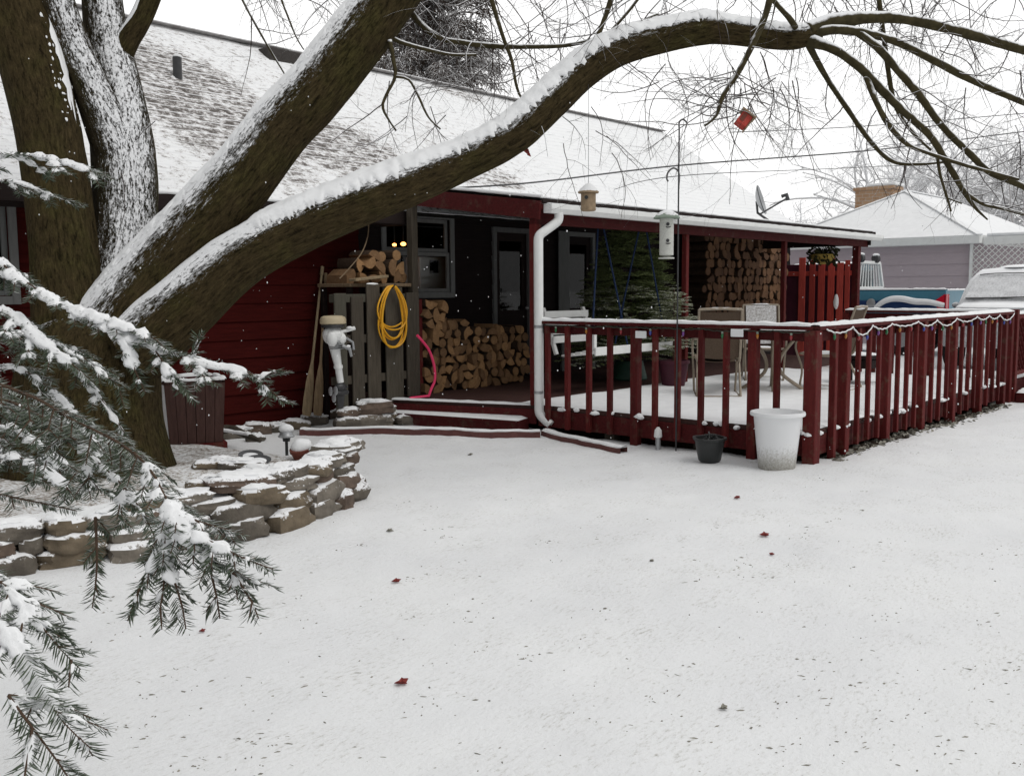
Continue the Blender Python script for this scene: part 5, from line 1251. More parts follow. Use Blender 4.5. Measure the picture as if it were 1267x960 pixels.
# ------------------------------------------------------------------ the fir whose boughs hang into view at the left
fq = at(-430, 900, 2.5); fq.z = gz(fq.x, fq.y)
fir = thing('fir_tree', fq, 'fir tree at the left edge with snow-loaded needled boughs hanging into view', 'tree')
b = MB(); b.tube([(fq.x, fq.y, -.1), (fq.x, fq.y, 1.5), (fq.x+.02, fq.y, 3.2), (fq.x, fq.y, 5.2)], [.17, .14, .10, .03], 16, disp=bark_disp); b.build('trunk', M['log_bark'], fir)
def snow_pile(b, pts, w, h, seed, cover=.85):
    """crumbly snow resting on a shoot: wide and flat, thin at the edges, broken where needles push through"""
    n = len(pts); L = sum((pts[i+1]-pts[i]).length for i in range(n-1)); k = max(3, int(L/.0075)); o = len(b.v); K = 11; rows = 0
    for i in range(k+1):
        f = i/k*(n-1); a = min(int(f), n-2); c = pts[a].lerp(pts[a+1], f-a); t = (pts[a+1]-pts[a]).normalized()
        s = t.cross(V((0,0,1))); s = s.normalized() if s.length > .2 else CR.copy()
        s = s if s.dot(CR) > 0 else -s
        s = (s+CR*.6); s = (s-t*s.dot(t)).normalized(); e = s.cross(t).normalized(); e = e if e.z-.3*e.dot(CF) > 0 else -e
        g = mnoise.noise(V((i*.10, seed*3.1, 0)))*.8+.5*mnoise.noise(V((i*.33, seed*3.1, 5)))
        q = max(.0, min(1, (g+cover-.30)*2.2)); q *= min(1, (i+.4)/3, (k-i+.2)/3)
        for j in range(K):
            u = j/(K-1)*2-1; ed = w*q*(1+.30*mnoise.noise(V((i*.22, seed, 1 if u > 0 else 7)))+.35*mnoise.noise(V((i*.75, seed, 2 if u > 0 else 9))))
            hh = h*q*max(0, 1-abs(u)**2.4)*(.8+.55*mnoise.noise(V((i*.25, u*2, seed)))+.40*mnoise.noise(V((i*.8, u*5, seed+3))))
            b.v.append(tuple(c+s*(ed*u)+e*(hh-.0015)+V((0,0,-.22*ed*u*u))))
        b.v.append(tuple(c-e*(.0045*q)+V((0,0,-.002)))); rows += 1
    N = K+1
    for i in range(rows-1):
        for j in range(N):
            j2 = (j+1) % N; b.f.append((o+i*N+j, o+i*N+j2, o+(i+1)*N+j2, o+(i+1)*N+j)); b.m.append(0)
def bough(path, shoot, every, sn, seed, nl=.030, start=-110, fan=1.0, nw=.0014, dens=.0036, snow_w=.016):
    rg = random.Random(seed); P = [V(p[:3]) for p in catmull([tuple(at(*p)) for p in path], .02)]
    bs, bn, bw = MB(), MB(), MB(); n = len(P); r0 = (.0020+.0003*len(path))*(.62 if path[-1][2] < 1.4 else 1)
    def pxx(p): d = p-CAM; return d.dot(CR)/max(.1, d.dot(CF))*FPX+IW/2
    i0 = next((i for i, p in enumerate(P) if pxx(p) > -110), 0); w0 = next((i for i, p in enumerate(P) if pxx(p) > start), 0)
    bs.tube(P, [r0*(1-.75*max(0, i-i0)/max(1, n-i0)) if i >= i0 else r0+(.012-.012*i/max(1, i0)) for i in range(n)], 6)
    step = max(1, int(every/.02)); side = 1; up = V((0,0,1))
    def frame(d):
        s = d.cross(up); s = s.normalized() if s.length > .2 else CR.copy()
        s = s if s.dot(CR) > 0 else -s
        s = (s+CR*.6); s = (s-d*s.dot(d)); return s.normalized()
    def needled(p, d, L, lv):
        pts = spray(bs, bn, p, d, L, nl, nw, up, rg, dens, .22, frame(d))
        if rg.random() < sn and pxx(p) > start:
            k = max(2, int(len(pts)*rg.uniform(.78, .97)))
            snow_pile(bw, pts[:k], snow_w*rg.uniform(.75, 1.15)*(1 if lv else .85), snow_w*.45, rg.uniform(0, 99), .40+.40*sn)
        return pts
    for i in range(i0, n-1, step):
        t = (P[min(i+1, n-1)]-P[i]).normalized(); s = frame(t); f = (i-i0)/max(1, n-1-i0); L = shoot*(1-.5*f)*rg.uniform(.7, 1.2)
        d = (t*rg.uniform(.55, .95)+s*side*rg.uniform(.55, .95)*fan+V((0,0,rg.uniform(-.55, -.05)))+CF*rg.uniform(-.25, .25)).normalized(); side = -side
        pts = needled(P[i], d, L, 1)
        if L > .085:
            for sg in (-1, 1): needled(pts[len(pts)//2], (d*.8+frame(d)*sg*.75+V((0,0,-.2))).normalized(), L*.5, 0)
    for i in range(i0, n-2, 4):
        j = min(n-1, i+5); d = (P[j]-P[i])
        if d.length > .02: spray(None, bn, P[i], d, d.length, nl, nw, up, rg, dens*1.1, 0, frame(d.normalized()))
    if sn > .3: snow_pile(bw, P[w0:max(w0+3, n-3)], snow_w*.95, snow_w*.62, seed, .40+.35*sn)
    o = bs.build('bough', M['stem'], fir); bn.build('needles', M['needle'], o, smooth=False)
    if bw.v: bw.build('snow', M['snow_fluff'], o, angle=180)
T = lambda py, d=2.5: (-430, py, d)
BOUGHS = [
 # path (px, py, depth), shoot length, spacing, snow, start
 ([T(120, 2.9), (-60, 190, 2.9), (20, 190, 2.9), (70, 197, 2.9), (112, 212, 2.9), (140, 222, 2.9)], .14, .06, .95, .62, .024),
 ([T(160, 3.0), (-60, 215, 3.0), (20, 225, 3.0), (60, 240, 3.0), (105, 255, 3.0)], .12, .07, .5, .70, .016),
 ([T(220, 2.7), (-60, 300, 2.7), (20, 342, 2.65), (62, 368, 2.6), (100, 385, 2.55), (150, 412, 2.5), (195, 432, 2.5), (236, 442, 2.5)], .10, .055, .95, .64, .026),
 ([(100, 385, 2.55), (150, 402, 2.5), (185, 415, 2.48), (205, 432, 2.45)], .07, .05, 1, .1, .030),
 ([(148, 408, 2.5), (158, 430, 2.48), (167, 458, 2.46), (180, 486, 2.45)], .05, .05, 1, .2, .022),
 ([(190, 430, 2.5), (206, 455, 2.45), (222, 480, 2.45), (242, 497, 2.45)], .06, .05, 1, .2, .022),
 ([(236, 442, 2.5), (246, 424, 2.5), (250, 411, 2.5)], .03, .05, 1, .4, .018),
 ([(225, 440, 2.6), (265, 452, 2.6), (300, 458, 2.6), (325, 474, 2.6), (352, 499, 2.6)], .10, .05, .95, .15, .024),
 ([(318, 468, 2.6), (338, 458, 2.6), (360, 460, 2.6)], .05, .05, 1, .1, .020),
 ([T(260, 2.6), (-60, 370, 2.6), (10, 385, 2.6), (40, 410, 2.55), (72, 436, 2.5), (112, 470, 2.5)], .13, .055, .75, .66, .024),
 ([T(330, 2.8), (-60, 440, 2.7), (20, 455, 2.6), (60, 480, 2.6), (100, 520, 2.5), (130, 560, 2.4)], .13, .06, .45, .60, .018),
 ([T(300, 3.0), (-60, 400, 3.0), (30, 420, 3.0), (90, 455, 3.0), (130, 500, 2.9), (160, 545, 2.9)], .12, .06, .35, .60, .018),
 ([T(420, 2.4), (-60, 520, 2.3), (20, 530, 2.2), (60, 560, 2.2), (100, 585, 2.1)], .12, .06, .6, .62, .020),
 ([T(380, 2.2), (-60, 480, 2.15), (20, 500, 2.1), (80, 535, 2.0), (125, 575, 1.95), (160, 610, 1.9), (185, 650, 1.9), (200, 690, 1.85)], .11, .06, .55, 90, .018),
 ([T(360, 2.0), (-20, 470, 1.95), (90, 520, 1.9), (150, 550, 1.85), (185, 580, 1.8), (210, 625, 1.75), (240, 668, 1.7), (275, 700, 1.7), (318, 722, 1.7)], .10, .024, 1, 170, .024),
 ([(205, 640, 1.75), (205, 690, 1.72), (202, 730, 1.7), (195, 768, 1.7)], .06, .026, 1, .35, .022),
 ([(118, 640, 1.9), (120, 690, 1.85), (118, 725, 1.85), (114, 752, 1.85)], .04, .06, 0, .35, .012),
 ([T(520, 1.9), (-60, 600, 1.9), (0, 612, 1.9), (50, 622, 1.9), (95, 632, 1.9)], .04, .07, .05, .6, .010),
 ([T(560, 1.5), (-80, 690, 1.4), (0, 720, 1.35), (40, 760, 1.3), (72, 800, 1.3), (100, 828, 1.3)], .10, .038, .95, .6, .020),
 ([T(620, 1.5), (-80, 740, 1.35), (-10, 765, 1.3), (25, 800, 1.25), (50, 850, 1.25), (80, 895, 1.2), (112, 925, 1.2)], .10, .040, .8, .55, .018),
 ([(10, 860, 1.2), (40, 900, 1.2), (70, 940, 1.2), (100, 985, 1.2)], .10, .04, .7, .1, .016),
 ([(232, 655, 1.71), (265, 672, 1.68), (300, 690, 1.66), (338, 704, 1.66)], .055, .022, 1, .1, .022),
 ([(212, 630, 1.75), (245, 645, 1.72), (280, 655, 1.72), (302, 662, 1.72)], .055, .022, 1, .1, .022),
 ([(255, 685, 1.70), (262, 712, 1.68), (268, 738, 1.68), (272, 765, 1.68)], .045, .024, 1, .1, .020),
 ([(205, 665, 1.73), (185, 700, 1.72), (170, 735, 1.72), (158, 768, 1.72)], .045, .024, 1, .1, .020),
 ([(203, 690, 1.72), (218, 725, 1.70), (226, 752, 1.70), (230, 778, 1.70)], .045, .024, 1, .1, .020),
 ([(285, 704, 1.69), (300, 726, 1.67), (312, 745, 1.66), (320, 765, 1.66)], .040, .024, 1, .1, .020),
 ([T(480, 2.6), (-60, 560, 2.6), (20, 565, 2.5), (70, 590, 2.45), (95, 620, 2.4)], .10, .06, .8, .6, .022),
]
for k_, (y_, d_) in enumerate(((410, 2.9), (500, 2.7), (560, 2.6))):          # darker boughs behind
    BOUGHS.append(([T(y_-140, d_+.3), (-60, y_-20, d_), (20, y_, d_), (90, y_+25, d_), (150+10*(k_ % 3), y_+70, d_)], .14, .05, .35, -110, .016))
for i, (pth, sh, ev, sn, st_, sw_) in enumerate(BOUGHS): bough(pth, sh, ev, min(1, sn*1.25+.12) if sn > .01 else 0, 100+i, .027, start=st_ if abs(st_) > 1 else -110, snow_w=sw_*.92, nw=.0012 if pth[-1][2] < 1.6 else (.0015 if pth[-1][2] < 2.2 else .0018))

# ------------------------------------------------------------------ bird houses, feeder, wires
def qp(Q, px):                                          # point on the limb under a picture column
    best = min(Q, key=lambda q: abs(((V(q[:3])-CAM).dot(CR)/(V(q[:3])-CAM).dot(CF))*FPX+IW/2-px)); return best
lq = qp(QL, 727); c = at(728, 247, (V(lq[:3])-CAM).dot(CF))
t = thing('birdhouse', c, 'small tan round birdhouse with snowy lid hanging on a thin wire from the long limb', 'birdhouse')
b = MB(); b.lathe(c+V((0,0,-.085)), [(.045, 0), (.055, .005), (.055, .125), (.05, .13)], 22); b.build('body', M['bird_tan'], t)
b = MB(); b.lathe(c+V((0,0,.045)), [(.075, 0), (.078, .01), (.03, .05), (.01, .055)], 22); b.build('lid', M['bird_tan'], t)
b = MB(); b.lathe(c-CF*.054-CR*.02+V((0,0,.005)), [(.014, 0), (.014, .004)], 12, axis=-CF); b.build('entry_hole', M['black_plastic'], t)
b = MB(); b.lathe(c+V((0,0,.058)), [(.074, 0), (.06, .02), (.03, .05), (.008, .06)], 18, jit=lambda p: p*(1+.08*mnoise.noise(p*30))); b.build('snow_cap', M['snow'], t)
b = MB(); b.tube([c+V((0,0,.09)), V((c.x, c.y, lq[2]-lq[3]*.7))], .002, 4); b.build('hanger', M['dark_metal'], t)
c = at(920, 149, 7.0); fq_ = ENDS[8]; tw = min(fq_, key=lambda q: (V(q[:3])-c).length)
t = thing('birdhouse', c, 'red and tan birdhouse tilted like a diamond hanging below the thin branches', 'birdhouse')
Mt = Matrix.Translation(c) @ Matrix((CR, CF, CU)).transposed().to_4x4() @ Matrix.Rotation(R_(38), 4, 'Y')
b = MB(); b.bbox((-.042, -.05, -.05), (.042, .05, .04), .004, 0, Mt); b.build('body', M['red_bright'], t, smooth=False)
b = MB(); b.bbox((-.06, -.07, .041), (.06, .06, .053), .003, 0, Mt); b.bbox((.043, -.055, -.06), (.053, .055, .04), .003, 0, Mt); b.build('roof', M['bird_tan'], t, smooth=False)
b = MB(); b.bbox((-.03, -.054, -.03), (.0, -.051, .03), .001, 0, Mt); b.build('front_panel', M['terracotta'], t, smooth=False)
b = MB(); b.blob(Mt @ V((0, 0, .056)), (.05, .055, .012), 2, M=Mt.to_3x3()); b.build('snow_cap', M['snow'], t)
b = MB(); tp = at(915, 88, 6.9); b.tube([c+CU*.06, tp], .0018, 4); b.build('hanger', M['dark_metal'], t)
# crook pole clamped on the left rail and the feeder on it
pl = on_x(838, 395, -.085); tp = V((pl.x, pl.y, on_x(838, 160, -.085).z))
t = thing('crook_pole', (pl.x, pl.y, .02), 'tall thin dark double crook pole rising beside the deck rail', 'pole')
b = MB(); b.tube([(pl.x, pl.y, -.02), tp], .0075, 8); b.tube(catmull([tp, tp+V((0,0,.06)), tp+CR*.035+V((0,0,.085)), tp+CR*.07+V((0,0,.05)), tp+CR*.06+V((0,0,.01))], .01), .008, 8); b.build('pole', M['dark_metal'], t)
hz = on_x(838, 222, -.085).z; h0 = V((pl.x, pl.y, hz))
b = MB(); b.tube(catmull([h0+V((0,0,-.06)), h0+V((0,0,.06)), h0-CR*.05+V((0,0,.10)), h0-CR*.10+V((0,0,.06)), h0-CR*.11, h0-CR*.095+V((0,0,-.02))], .01), .008, 8); b.build('crook', M['dark_metal'], t)
c = h0-CR*.108; top = on_x(822, 263, c.x); c = V((c.x, c.y, top.z))
t = thing('bird_feeder', c, 'pale tube bird feeder with a green roof capped in snow hanging from the crook pole', 'bird feeder')
b = MB(); b.lathe(c+V((0,0,-.43)), [(.075, 0), (.075, .012), (.02, .02), (.066, .035), (.066, .38), (.05, .385)], 22); b.build('tube', M['feeder_tube'], t)
b = MB(); b.lathe(c+V((0,0,-.06)), [(.12, 0), (.124, .01), (.09, .045), (.03, .065), (.01, .07)], 24); b.build('roof', M['feeder_green'], t)
b = MB(); b.lathe(c+V((0,0,-.05)), [(.115, 0), (.1, .03), (.05, .062), (.01, .072)], 20, jit=lambda p: p*(1+.08*mnoise.noise(p*22))); b.build('snow_cap', M['snow'], t)
b = MB()
for z in (-.15, -.30):
    for sg in (-1, 1): b.tube([c+V((0,0,z))-CF*.066*1, c+V((0,0,z))-CF*.10+CR*.02*sg], .005, 6)
    b.lathe(c-CF*.066+V((0,0,z+.03)), [(.016, 0), (.016, .006)], 10, axis=-CF)
b.build('perch', M['dark_metal'], t)
b = MB(); b.tube([c+V((0,0,.0)), h0-CR*.105+V((0,0,.0))], .002, 4); b.build('hanger', M['dark_metal'], t)
def wire(pts, r, label):
    P = catmull([tuple(p) for p in pts], .15); b = MB(); b.tube(P, r, 5)
    tag(b.build('overhead_wire', M['dark_metal'], base=P[0][:3]), label, 'wire', 'wires over the yard')
wire([V((-.03, 1.92, 2.71)), on_y(650, 227, 1.0), on_y(840, 205, 0.2), at(1080, 186, 14.5), at(1260, 164, 17), at(1500, 135, 20)], .010, 'thick overhead wire running from the grey porch post up to the right')
wire([on_roof(760, 236)+V((0,0,.02)), at(840, 218, 14), at(1050, 208, 17), at(1300, 196, 22), at(1500, 186, 26)], .006, 'faint lower overhead wire running right from the porch roof')
wire([at(905, 164, 19), at(1060, 157, 19), at(1250, 142, 19), at(1500, 120, 19)], .008, 'upper overhead wire crossing the twigs at the right')
# a red leaf cluster still hanging on a twig
c = at(650, 186, 7.1); t = MB()
for k in range(5):
    d_ = V((rg.gauss(0, .5), rg.gauss(0, .5), -1)).normalized(); s = d_.cross(CF).normalized(); o_ = c+V((rg.gauss(0, .012), 0, rg.gauss(0, .01)))
    t.add([o_, o_+d_*.022+s*.012, o_+d_*.05, o_+d_*.022-s*.012+CF*.006], [(0, 1, 2, 3)])
t.tube([c, c+V((0, 0, .06)), at(652, 150, 7.15)], .0015, 4)
tag(t.build('hanging_leaf', M['leaf'], base=c, smooth=False), 'dried red leaf cluster dangling below the long limb against the roof', 'leaf')
# ------------------------------------------------------------------ neighbour's garage, vehicles, gate
gr = thing('garage', (21, 3.7, 0), 'mauve garage with a snowy hip roof, brick chimney and white lattice carport beside it', 'garage')
gx, y0, y1, ez, ax_, ay, az = 18.0, .80, 6.6, 2.80, 20.9, 3.70, 4.28
b = MB(); lap(b, 0, 1, 0, 1, 0) if False else None
for i in range(9):
    z = .0+.30*i; t = min(z+.30, 2.62); b.add([(gx+.28, y0+.25, z), (gx+.28, y1-.25, z), (gx+.30, y1-.25, t), (gx+.30, y0+.25, t)], [(0, 3, 2, 1)]); b.add([(gx+.30, y0+.25, t), (gx+.30, y1-.25, t), (gx+.28, y1-.25, t), (gx+.28, y0+.25, t)], [(0, 3, 2, 1)])
b.box((gx+.31, y0+.25, 0), (27.5, y1-.25, 2.62)); b.build('wall', M['garage_wall'], gr, smooth=False)
b = MB(); vs = [(gx, y0, ez), (gx, y1, ez), (28, y1, ez), (28, y0, ez), (ax_, ay, az), (25.2, ay, az)]
b.add(vs, [(0, 4, 1), (1, 4, 5, 2), (2, 5, 3), (3, 5, 4, 0)]); b.build('roof', M['snow'], gr, smooth=False)
b = MB()
for p, q in ((0, 4), (1, 4), (4, 5)): b.bar(V(vs[p])+V((0,0,.01)), V(vs[q])+V((0,0,.01)), .16, .03)
b.build('hip_ridge', M['snow'], gr)
b = MB(); b.box((gx-.01, y0, ez-.20), (gx+.03, y1, ez-.004)); b.box((gx+.03, y0-.01, ez-.2), (28, y0+.03, ez-.004)); b.box((gx+.03, y0+.03, ez-.21), (gx+.3, y1, ez-.17)); b.build('fascia', M['white'], gr, smooth=False)
cA = on_x(1058, 240, 22); cB = on_x(1104, 240, 22); ct = on_x(1080, 231, 22).z
b = MB(); b.bbox((22, cB.y, 2.9), (22.7, cA.y, ct-.1), .01); b.bbox((21.94, cB.y-.06, ct-.1), (22.76, cA.y+.06, ct), .015); ch = b.build('chimney', M['brick'], gr, smooth=False)
b = MB(); b.bbox((21.97, cB.y-.1, ct+.002), (22.74, cA.y-.35, ct+.09), .03); b.build('snow_cap', M['snow'], ch)
b = MB(); b.bbox((18.3, -3.2, 2.62), (25, y0-.02, 2.70), .01); b.bbox((18.22, -3.2, 2.55), (18.296, y0-.02, 2.76), .01); b.build('carport_roof', M['white'], gr, smooth=False)
b = MB(); b.bbox((18.22, -3.2, 2.763), (25, y0-.1, 2.84), .03); b.build('carport_snow', M['snow'], gr)
b = MB()
for s in (1, -1):
    k = -30
    while k < 60:
        c0 = -3.2+k*.15; pts = []
        # strip y = c0 + s*(z-1.5), clipped to the panel
        za, zb = 1.5, 2.56; ya, yb = c0, c0+s*(zb-za)
        lo, hi = -3.15, y0+.22
        def cl(ya, za, yb, zb):
            if ya == yb: return None
            pts = []
            for (y_, z_, yo, zo) in ((ya, za, yb, zb), (yb, zb, ya, za)):
                if y_ < lo: t = (lo-y_)/(yo-y_) if yo != y_ else 2; z_ += (zo-z_)*t; y_ = lo
                if y_ > hi: t = (hi-y_)/(yo-y_) if yo != y_ else 2; z_ += (zo-z_)*t; y_ = hi
                pts.append((y_, z_))
            return pts if math.dist(pts[0], pts[1]) > .05 and 1.49 <= min(pts[0][1], pts[1][1]) and max(pts[0][1], pts[1][1]) <= 2.57 else None
        r = cl(ya, za, yb, zb)
        if r: b.bar((18.20+.012*s, r[0][0], r[0][1]), (18.20+.012*s, r[1][0], r[1][1]), .01, .062, 0, V((1,0,0)))
        k += 1
b.bbox((18.17, y0+.20, 1.45), (18.23, y0+.27, 2.6), .004); b.bbox((18.17, -3.2, 1.42), (18.23, y0+.2, 1.5), .004)
b.build('lattice_panel', M['white'], gr, smooth=False)

tk = thing('pickup_truck', (14.9, 2.7, 0), 'blue pickup truck with white headache rack parked beside the mauve garage', 'pickup truck')
TX0, TX1, TY0 = 14.0, 15.7, .28
def extr_y(b, prof, ya, yb, mi=0):                        # profile in (x, z)
    n = len(prof); vs = [(x, ya, z) for x, z in prof]+[(x, yb, z) for x, z in prof]
    b.add(vs, [tuple(range(n)), tuple(reversed(range(n, 2*n)))]+[(i, n+i, n+(i+1) % n, (i+1) % n) for i in range(n)], mi)
b = MB(); 
extr_y(b, [(TX0+.06, .62), (TX0+.0, .80), (TX0-.02, 1.10), (TX0+.0, 1.20), (TX0+.0, 1.42), (TX0+.05, 1.46), (TX0+.12, 1.46), (TX0+.12, .62)], TY0, 2.45)
extr_y(b, [(TX1-.06, .62), (TX1-.12, 1.46), (TX1-.05, 1.46), (TX1, 1.42), (TX1, .80)][::1], TY0, 2.45)
b.box((TX0+.12, TY0, .62), (TX1-.12, TY0+.06, 1.44)); b.box((TX0+.12, 2.39, .62), (TX1-.12, 2.45, 1.44)); b.box((TX0+.12, TY0+.06, .70), (TX1-.12, 2.39, .76)); bed = b.build('bed', M['truck_blue'], tk, smooth=False)
b = MB(); b.bbox((TX0-.028, TY0+.05, 1.02), (TX0-.004, 2.40, 1.22), .01); b.build('side_stripe', M['truck_navy'], tk)
b = MB()
ridge_snow(b, (TX0+.06, TY0, 1.465), (TX0+.06, 2.45, 1.465), .11, .04, 3); ridge_snow(b, (TX0+.1, TY0+.03, 1.445), (TX1-.1, TY0+.03, 1.445), .07, .04, 4)
P = catmull([on_x(1083, 381, 13.95), on_x(1092, 374, 13.95), on_x(1103, 370, 13.95), on_x(1117, 370, 13.95), on_x(1132, 373, 13.95), on_x(1150, 374, 13.95), on_x(1168, 378, 13.95)], .05)
b.tube(P, [.05+.02*math.sin(math.pi*i/len(P)) for i in range(len(P))], 8); b.blob((14.9, 1.3, .76), (.75, 1.0, .12), 2, 14, 8); b.build('snow_patch', M['snow'], tk)
c = on_x(1078, 375, 13.99); b = MB(); b.lathe(c+V((.0, 0, 0)), [(.10, 0), (.10, .03), (.07, .04)], 16, axis=V((-1, 0, 0))); b.build('fuel_cap', M['grey_metal'], tk)
b = MB(); tl0 = on_x(1168, 364, 13.98); b.add([(TX0-.03, TY0+.02, 1.36), (TX0-.03, TY0+.02, 1.02), (TX0-.03, TY0+.16, 1.06), (TX0-.03, TY0+.22, 1.22), (TX0+.14, TY0-.03, 1.36), (TX0+.14, TY0-.03, 1.02)], [(0, 3, 2, 1), (0, 1, 5, 4)])
b.prism([(0, 0), (.17, 0), (.17, .34), (0, .34)], .02, 0, Matrix(((1,0,0,TX0-.028), (0,0,-1,TY0-.002), (0,1,0,1.02), (0,0,0,1)))); b.build('tail_light', M['red_lens'], tk, smooth=False)
b = MB(); b.bbox((TX0+.05, TY0-.16, .62), (TX1-.05, TY0-.04, .78), .02); b.build('bumper', M['grey_metal'], tk)
b = MB(); extr_y(b, [(TX0, .62), (TX0-.02, 1.1), (TX0, 1.4), (TX0+.16, 1.98), (TX0+.3, 2.06), (TX1-.3, 2.06), (TX1-.16, 1.98), (TX1, 1.4), (TX1, .62)], 2.50, 4.1); cab = b.build('cab', M['truck_blue'], tk, smooth=False)
b = MB(); b.bbox((TX0+.22, 2.46, 1.48), (TX1-.22, 2.496, 1.92), .01); b.add([(TX0+.03, 2.75, 1.45), (TX0+.03, 3.85, 1.45), (TX0+.145, 3.75, 1.9), (TX0+.145, 2.8, 1.9)], [(0, 1, 2, 3)]); b.build('window', M['dark_glass'], cab)
b = MB(); b.blob(((TX0+TX1)/2, 3.3, 2.07), (.75, .85, .07), 4, 16, 8, .1); b.build('roof_snow', M['snow'], cab)
b = MB(); extr_y(b, [(TX0, .62), (TX0-.02, 1.1), (TX0+.05, 1.36), (TX1-.05, 1.36), (TX1, 1.1), (TX1, .62)], 4.103, 5.5); b.build('hood', M['truck_blue'], tk, smooth=False)
for y in (1.22, 4.75):
    for x in (TX0+.02, TX1-.27):
        b = MB(); b.lathe((x, y, .38), [(.2, 0), (.37, .01), (.385, .05), (.385, .20), (.37, .24), (.2, .25)], 28, axis=V((1, 0, 0))); wl = b.build('wheel', M['rubber'], tk)
        b = MB(); b.lathe((x+(-.004 if x < 15 else .21), y, .38), [(.2, 0), (.19, .02), (.08, .04), (.06, .045)], 20, axis=V((1, 0, 0))); b.build('rim', M['grey_metal'], wl)
rk = MB(); ry = 2.34; zb, zt = 1.5, 2.10
A0, A1, B0, B1 = V((TX0+.0, ry, zb)), V((TX1+.1, ry, zb)), V((TX0+.22, ry, zt)), V((TX1-.15, ry, zt))
for p, q in ((A0, A1), (B0, B1), (A0, B0), (A1, B1)): rk.bar(p, q, .07, .07)
for i in range(1, 10): t = i/10; rk.bar(A0.lerp(A1, t), B0.lerp(B1, t), .035, .03)
rk.build('headache_rack', M['white'], tk, smooth=False)
for t in (.12, .80):
    p = B0.lerp(B1, t)+V((0,-.02,.1)); b = MB(); b.lathe(p+V((-.1,0,0)), [(.03, 0), (.10, .02), (.11, .16), (.06, .2)], 16, axis=V((1, 0, 0)), sy=.8); lt = b.build('work_light', M['dark_metal'], tk)
    b = MB(); b.blob(p+V((0, 0, .085)), (.12, .08, .04), 3); b.build('snow_cap', M['snow'], lt)

sv = thing('suv', (12.9, -1.50, 0), 'snow-crusted SUV facing the deck with its whole windshield white', 'suv')
yc = -1.50; hw = .93
ST = [ # x, half width low, half width top, z belt, z top
 (10.75, .72, .62, .85, 1.02), (10.95, .86, .74, .95, 1.10), (11.55, .93, .82, 1.02, 1.17), (11.85, .93, .82, 1.08, 1.23), (12.05, .94, .80, 1.12, 1.50), (12.25, .94, .74, 1.14, 1.74), (12.6, .94, .72, 1.15, 1.87), (14.2, .94, .72, 1.15, 1.89), (15.0, .93, .68, 1.13, 1.84), (15.3, .90, .60, 1.05, 1.55), (15.4, .86, .7, .9, 1.0)]
b = MB(); n = 0
for (x, wl, wt, zb, zt) in ST:
    sec = [(-wl*.96, .42), (-wl, .6), (-wl, zb), (-wt-.03, zt-.08), (-wt+.06, zt-.01), (-wt*.5, zt+.015), (0, zt+.02), (wt*.5, zt+.015), (wt-.06, zt-.01), (wt+.03, zt-.08), (wl, zb), (wl, .6), (wl*.96, .42)]
    n = len(sec); b.v += [(x, yc+y, z) for y, z in sec]
for i in range(len(ST)-1):
    for j in range(n-1): a = i*n+j; b.f.append((a, a+n, a+n+1, a+1)); b.m.append(0)
b.f.append(tuple(range(n))); b.m.append(0); b.f.append(tuple(reversed(range((len(ST)-1)*n, len(ST)*n)))); b.m.append(0)
b.build('body', M['suv_snow'], sv, angle=30)
def svp(y, k):                                            # point on the windshield, k 0..1 from cowl to roof
    x0_, z0_, x1_, z1_ = 11.88, 1.27, 12.24, 1.73; return V((x0_+(x1_-x0_)*k-.010, yc+y, z0_+(z1_-z0_)*k+.012))
b = MB(); P = []
for i in range(13):
    for j in range(13):
        k, u = i/12, j/12*2-1; w = .76-.14*k; p = svp(u*w, k); p = p+V((-.02, 0, .018))*(.6+.8*mnoise.noise(V((u*5, k*5, 2))))
        b.v.append(tuple(p))
for i in range(12):
    for j in range(12): a = i*13+j; b.f.append((a, a+13, a+14, a+1)); b.m.append(0)
b.build('windshield', M['suv_snow'], sv)
b = MB(); b.tube(catmull([svp(.72, .02)+V((-.05,0,.01)), svp(.3, .03)+V((-.06,0,.01)), svp(-.2, .06)+V((-.06,0,.01))], .1), .014, 6); b.tube([svp(.1, .02)+V((-.05,0,.01)), svp(-.6, .10)+V((-.05,0,.01))], .014, 6)
b.tube(catmull([svp(.58, .97)+V((-.04,0,.02)), svp(.3, 1.02)+V((-.04,0,.02)), svp(-.3, 1.02)+V((-.04,0,.02)), svp(-.58, .97)+V((-.04,0,.02))], .1), .010, 6); b.build('wiper', M['dark_metal'], sv)
b = MB()
for s in (-1, 1):
    b = MB(); b.blob((10.86, yc+s*.68, .86), (.06, .16, .09), 2, 12, 8, .05); b.build('headlight', M['dark_glass'], sv)
    b = MB(); b.blob((12.25, yc+s*1.02, 1.16), (.05, .08, .06), 4, 12, 8, .05); b.build('mirror', M['suv_snow'], sv)
    for x in (11.55, 14.45):
        b = MB(); b.lathe((x, yc+s*.92-(.11 if s > 0 else -.11), .36), [(.18, -.12), (.35, -.11), (.365, 0), (.35, .11), (.18, .12)], 26, axis=V((0, 1, 0))); wl = b.build('wheel', M['rubber'], sv)
        b = MB(); b.lathe((x, yc+s*.935, .36), [(.2, -.01), (.19, .01), (.05, .012)], 18, axis=V((0, s, 0))); b.build('rim', M['grey_metal'], wl)
b = MB(); b.blob((11.3, yc, 1.15), (.55, .72, .07), 6, 18, 8, .1); b.blob((13.7, yc, 1.89), (1.2, .58, .07), 8, 18, 8, .1); b.build('snow_patch', M['snow'], sv)

